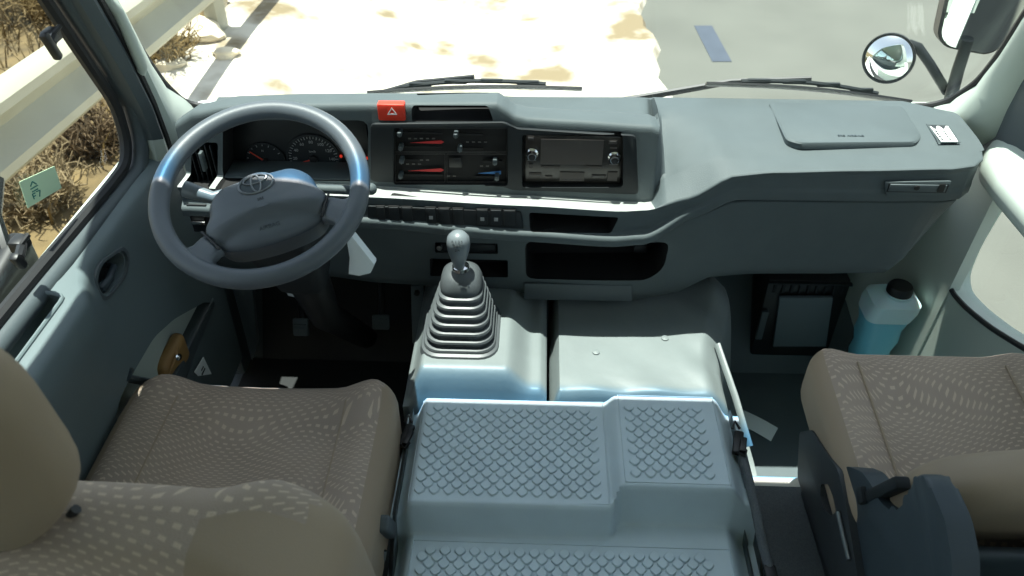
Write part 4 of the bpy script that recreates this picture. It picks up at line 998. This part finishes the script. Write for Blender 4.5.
ps = thing('passenger_seat', 'small fold down passenger seat with low tan back at right', 'seat', (.72, .9, .23))
PX, PY, PZ = .722, .927, .500
def pc_(p):
    x, y, z = p
    if z > 0: z += .018 * max(0, min(1, (abs(x) - .12) / .06)) * 1.0
    z += .10 * (y) ; return (x, y, z)
bb = blob((PX, PY, PZ), (.43, .385, .128), (.055, .065, .05), 20, pc_)
for f in bb.bm.faces:
    c_ = f.calc_center_median() - V((PX, PY, PZ))
    if abs(c_.x) > .188 or c_.z - .10 * c_.y < .01: f.material_index = 1
bb.build('seat_cushion', ['fabric', 'vinyl'], ps)
for xx in (-.132, .132):
    seam([(PX + xx, y, PZ + .064 + .10 * (y - PY) + .0055) for y in [.775 + .018 * k for k in range(17)]]).build('seam', 'vinyl', ps)
BX = V((.742, .721, .660))
def pb(p):
    x, y, z = p
    z += .14 * x - .035 * (min(1, abs(x) / .2)) ** 3 if z > -.05 else 0
    return (x, y - .25 * z, z)
bb = blob(BX, (.42, .10, .20), (.07, .045, .055), 14, pb); bb.build('backrest', 'vinyl', ps)
b = blob(BX + V((.01, -.055, -.12)), (.38, .03, .20), (.03, .014, .03), 8, lambda p: (p.x, p.y - .25 * p.z, p.z)); b.build('back_shell', 'hinge', ps)
# recliner cover on the near side, and the seat leg bracket
rc = [(836, 472), (848, 466), (862, 472), (872, 486), (880, 502), (893, 513), (906, 502), (910, 482), (918, 472), (928, 480), (945, 520), (952, 560), (950, 640), (870, 640), (853, 575), (838, 500)]
b = B(); b.prism(fillet([at(px, py, x=.516) for px, py in rc], .012, 3, True), (.034, 0, 0), .007, 3); b.build('recliner_cover', 'hinge', ps)
br = [(799, 432), (812, 430), (822, 446), (838, 470), (846, 505), (858, 580), (868, 640), (846, 640), (826, 565), (797, 478)]
b = B(); b.prism(fillet([at(px, py, x=.504) for px, py in br], .008, 2, True), (.012, 0, 0), .002); ob_ = b.build('leg_bracket', 'bracket', ps)
hole = [(821, 484), (828, 484), (833, 497), (836, 512), (831, 516), (824, 510), (820, 496)]
q = B(); q.prism([p + V((-.03, 0, 0)) for p in fillet([at(px, py, x=.504) for px, py in hole], .006, 3, True)], (.08, 0, 0)); cut(ob_, [q])
b = B(); b.tube([at(px, py, x=.500) for px, py in ((838, 512), (843, 535), (849, 560))], .004, 8); b.build('bracket_rod', 'steel', ps)
la_, lb_ = at(868, 497, x=.52), at(900, 482, x=.52)
b = B(); dv = lb_ - la_; ang_ = math.atan2(dv.z, dv.y)
b.box((la_ + lb_) / 2 + V((.005, 0, .0)), (.024, dv.length * .98, .019), .005, 2, Matrix.Rotation(ang_, 3, 'X')); b.box(la_ + V((.004, .004, -.002)), (.034, .022, .026), .004, 2, Matrix.Rotation(ang_, 3, 'X')); b.build('recliner_lever', 'panel', ps)
b = B(); b.box((PX, .92, .42), (.36, .32, .04), .01); b.box((.57, .90, .32), (.02, .28, .19), .004); b.box((.88, .90, .32), (.02, .28, .19), .004); b.build('seat_frame', 'bracket', ps)

# ------------------------------------------------------------------ small things in the right footwell
jc = at(891, 300, y=1.545); JX, JY = jc.x - .005, 1.545
jug = thing('washer_tank', 'translucent blue washer tank with black cap under the right dash end', 'tank', (JX, JY, 0))
b = B(); rings = []
for z, w_, d_ in ((0, .07, .07), (.02, .085, .08), (.10, .088, .084), (.13, .080, .078), (.17, .092, .086), (.21, .086, .08), (.25, .100, .09), (.29, .096, .088), (.33, .112, .095)): rings.append(sq(V((JX, JY, z * .90)), w_, d_, .03))
b.loft(rings); b.build('body', 'jugliquid', jug, 'blue ribbed lower body of tank')
b = B(); rings = []
for z, w_, d_ in ((.331, .112, .095), (.36, .12, .10), (.385, .115, .098), (.40, .08, .07), (.408, .05, .05)): rings.append(sq(V((JX + (z - .33) * .15, JY, z * .90)), w_, d_, .024))
b.loft(rings); b.build('shoulder', 'jug', jug, 'whitish tank shoulder')
b = B(); b.lathe((JX + .014, JY - .004, .365), [(0, 0), (.030, 0), (.030, .016), (.026, .022), (0, .022)], (0, 0, 1), 24); b.build('cap', 'black', jug)
b = B(); b.lathe((JX + .014, JY - .004, .360), [(.0, 0), (.035, 0), (.035, .006), (0, .006)], (0, 0, 1), 24); b.build('collar', 'jug', jug)
hu = thing('heater_unit', 'dark heater unit with grey front flap on the right footwell floor', 'heater', (.72, 1.72, 0))
b = B(); x0, x1 = at(768, 300, y=1.62).x, at(852, 300, y=1.62).x; b.box(((x0 + x1) / 2, 1.72, .155), (x1 - x0, .14, .31), .008); b.build('body', 'black', hu)
b = B(); P_ = [at(779, 295, y=1.642), at(832, 295, y=1.642), at(825, 344, y=1.642), at(772, 344, y=1.642)]; b.prism([V((p.x, p.y, max(p.z, .004))) for p in P_], (0, -.012, 0), .003); b.build('flap', 'coverlow', hu)
b = B()
for k in range(9): b.box((x0 + .02 + k * (x1 - x0 - .04) / 8, 1.648, .285), (.008, .01, .03), .002)
b.box(((x0 + x1) / 2, 1.646, .303), (x1 - x0, .012, .006), .001); b.build('grille', 'panel', hu)
b = B(); b.box((at(766, 310, y=1.64).x, 1.643, .16), (.018, .012, .10), .002); b.build('side_plate', 'dashdark', hu)
pp = [at(px, py, z=.003) for px, py in ((741, 409), (778, 428), (771, 441), (733, 421))]
q = B(); q.grid(lambda u, v: (pp[0].lerp(pp[1], u)).lerp(pp[3].lerp(pp[2], u), v) + V((0, 0, .003 * math.sin(u * 3.1))), 10, 4, thick=(0, 0, -.0012)); tag(q.build('paper_slip', 'paper'), 'pale paper slip lying on the right footwell floor', 'paper')

# ------------------------------------------------------------------ outside: wipers, mirrors, nose
b = B(); b.box((.05, 1.95, .0), (1.98, .10, 1.26), .03, 3); b.box((.05, 1.77, .60), (1.9, .34, .03), .006); struct(b.build('body_nose', 'bodywhite'), 'white bus front below the windscreen', 'bus body')
def wiper(p0, p1, pv, label):
    a, c = V(p0), V(p1); t = thing('wiper', label, 'wiper', a)
    b = B(); pts = [a.lerp(c, k / 12) + V((0, -.006 * math.sin(math.pi * k / 12), .012 * math.sin(math.pi * k / 12))) for k in range(13)]
    b.tube(pts, .0045, 6, flat=2.2); b.build('blade', 'black', t)
    b = B(); q_ = [p + V((0, .006, .012 * math.sin(math.pi * i / 12))) for i, p in enumerate(pts)]; b.tube(q_[2:11], .005, 6)
    for k in (3, 5, 7, 9): b.box(q_[k], (.05, .008, .01), .002)
    b.build('frame', 'panel', t)
    b = B(); m = q_[6] + V((0, .008, .006)); b.tube([m, m.lerp(V(pv), .4) + V((0, .012, .01)), V(pv)], [.006, .007, .009], 8); b.build('arm', 'black', t)
def on_ws(px, py, off=.03):
    k = (1.75 - .82) / (1.20 - 1.64); d = _F + _R * ((px - 512) / FPX) + _U * ((288 - py) / FPX)
    t = (.82 - 1.6 - k * (1.64 + off)) / (d.z - k * d.y); return V(CAMP) + d * t
wiper(on_ws(368, 93), on_ws(582, 89), on_ws(420, 104) + V((-.2, .02, -.02)), 'black wiper behind the hazard button, left of the two wipers')
wiper(on_ws(706, 84), on_ws(910, 102), on_ws(640, 98) + V((-.05, .02, -.02)), 'black wiper resting above the right dash top, right of the two wipers')
mr = thing('exterior_mirror', 'black twin mirror bracket with round and square mirrors at upper right', 'mirror', on_ws(985, 110, .25))
YM = 1.92
fo, fa = at(948, 108, y=YM - .05), at(949, 82, y=YM)
b = B(); b.tube([at(930, 118, y=YM - .08), fo, at(958, 70, y=YM), at(968, 40, y=YM)], [.017, .016, .015, .014], 10); b.build('arm', 'panel', mr)
b = B(); b.tube([at(947, 92, y=YM), at(930, 64, y=YM), at(918, 47, y=YM), at(911, 44, y=YM + .005), at(903, 50, y=YM + .02)], .0115, 10); b.build('arm', 'panel', mr)
rc_ = at(888.5, 58.5, y=YM); rr_ = (at(914, 58, y=YM) - rc_).length
nm = (V((0.0, -.0, 1.6)) - rc_).normalized(); nm = (nm + V((-.10, 0, -.14))).normalized()
b = B(); b.lathe(rc_, [(0, -.05), (rr_ * .6, -.045), (rr_ * .95, -.015), (rr_, 0), (rr_ * .98, .006), (rr_ * .94, .004), (rr_ * .93, -.004), (0, -.004)], nm, 36); cm = b.build('convex_mirror', 'black', mr)
b = B(); R_ = rr_ * 1.5
b.lathe(rc_, [(rr_ * .93, -.003)] + [(R_ * math.sin(t), R_ * math.cos(t) - R_ * math.cos(math.asin(.93 / 1.5)) + .001) for t in [math.asin(.93 / 1.5) * (1 - k / 10) for k in range(11)]], nm, 40); b.build('mirror_glass', 'mirror', cm, 'convex mirror glass')
mp = [at(px, py, y=YM) for px, py in ((955, -30), (941, 40), (948, 51), (986, 55), (998, 48), (1030, -10), (1034, -30))]
mo = fillet(mp, .02, 3, True); cm_ = sum(mo, V()) / len(mo); mo = [p + V((0, -.26 * (p.x - cm_.x) - .1 * (p.z - cm_.z), 0)) for p in mo]
b = B(); b.loft([[p + V((0, .06, 0)) for p in inset(mo, .8)], [p + V((0, .03, 0)) for p in mo], [p for p in mo], [p + V((0, -.003, 0)) for p in inset(mo, .95)]]); hm = b.build('mirror_head', 'black', mr)
b = B(); g_ = inset(mo, .93); c_ = sum(g_, V()) / len(g_); b.prism([p + V((0, -.0035 - .0 * (p.x - c_.x), 0)) for p in g_], (0, -.002, 0)); b.build('mirror_glass', 'mirror', hm, 'flat mirror glass')

bb = blob(at(10, 290, x=-.90), (.05, .16, .12), .022, 8, lambda p: (p.x, p.y, p.z + .2 * p.y))
t = thing('mirror_base', 'dark mirror base outside the left door glass at the lower left', 'mirror base', at(10, 290, x=-.90))
bb.build('housing', 'black', t)
b = B(); m_ = at(10, 290, x=-.90); b.tube([m_ + V((0, .03, .05)), m_ + V((-.03, .08, .10)), m_ + V((-.06, .16, .12))], .012, 8); b.build('stay', 'black', t)
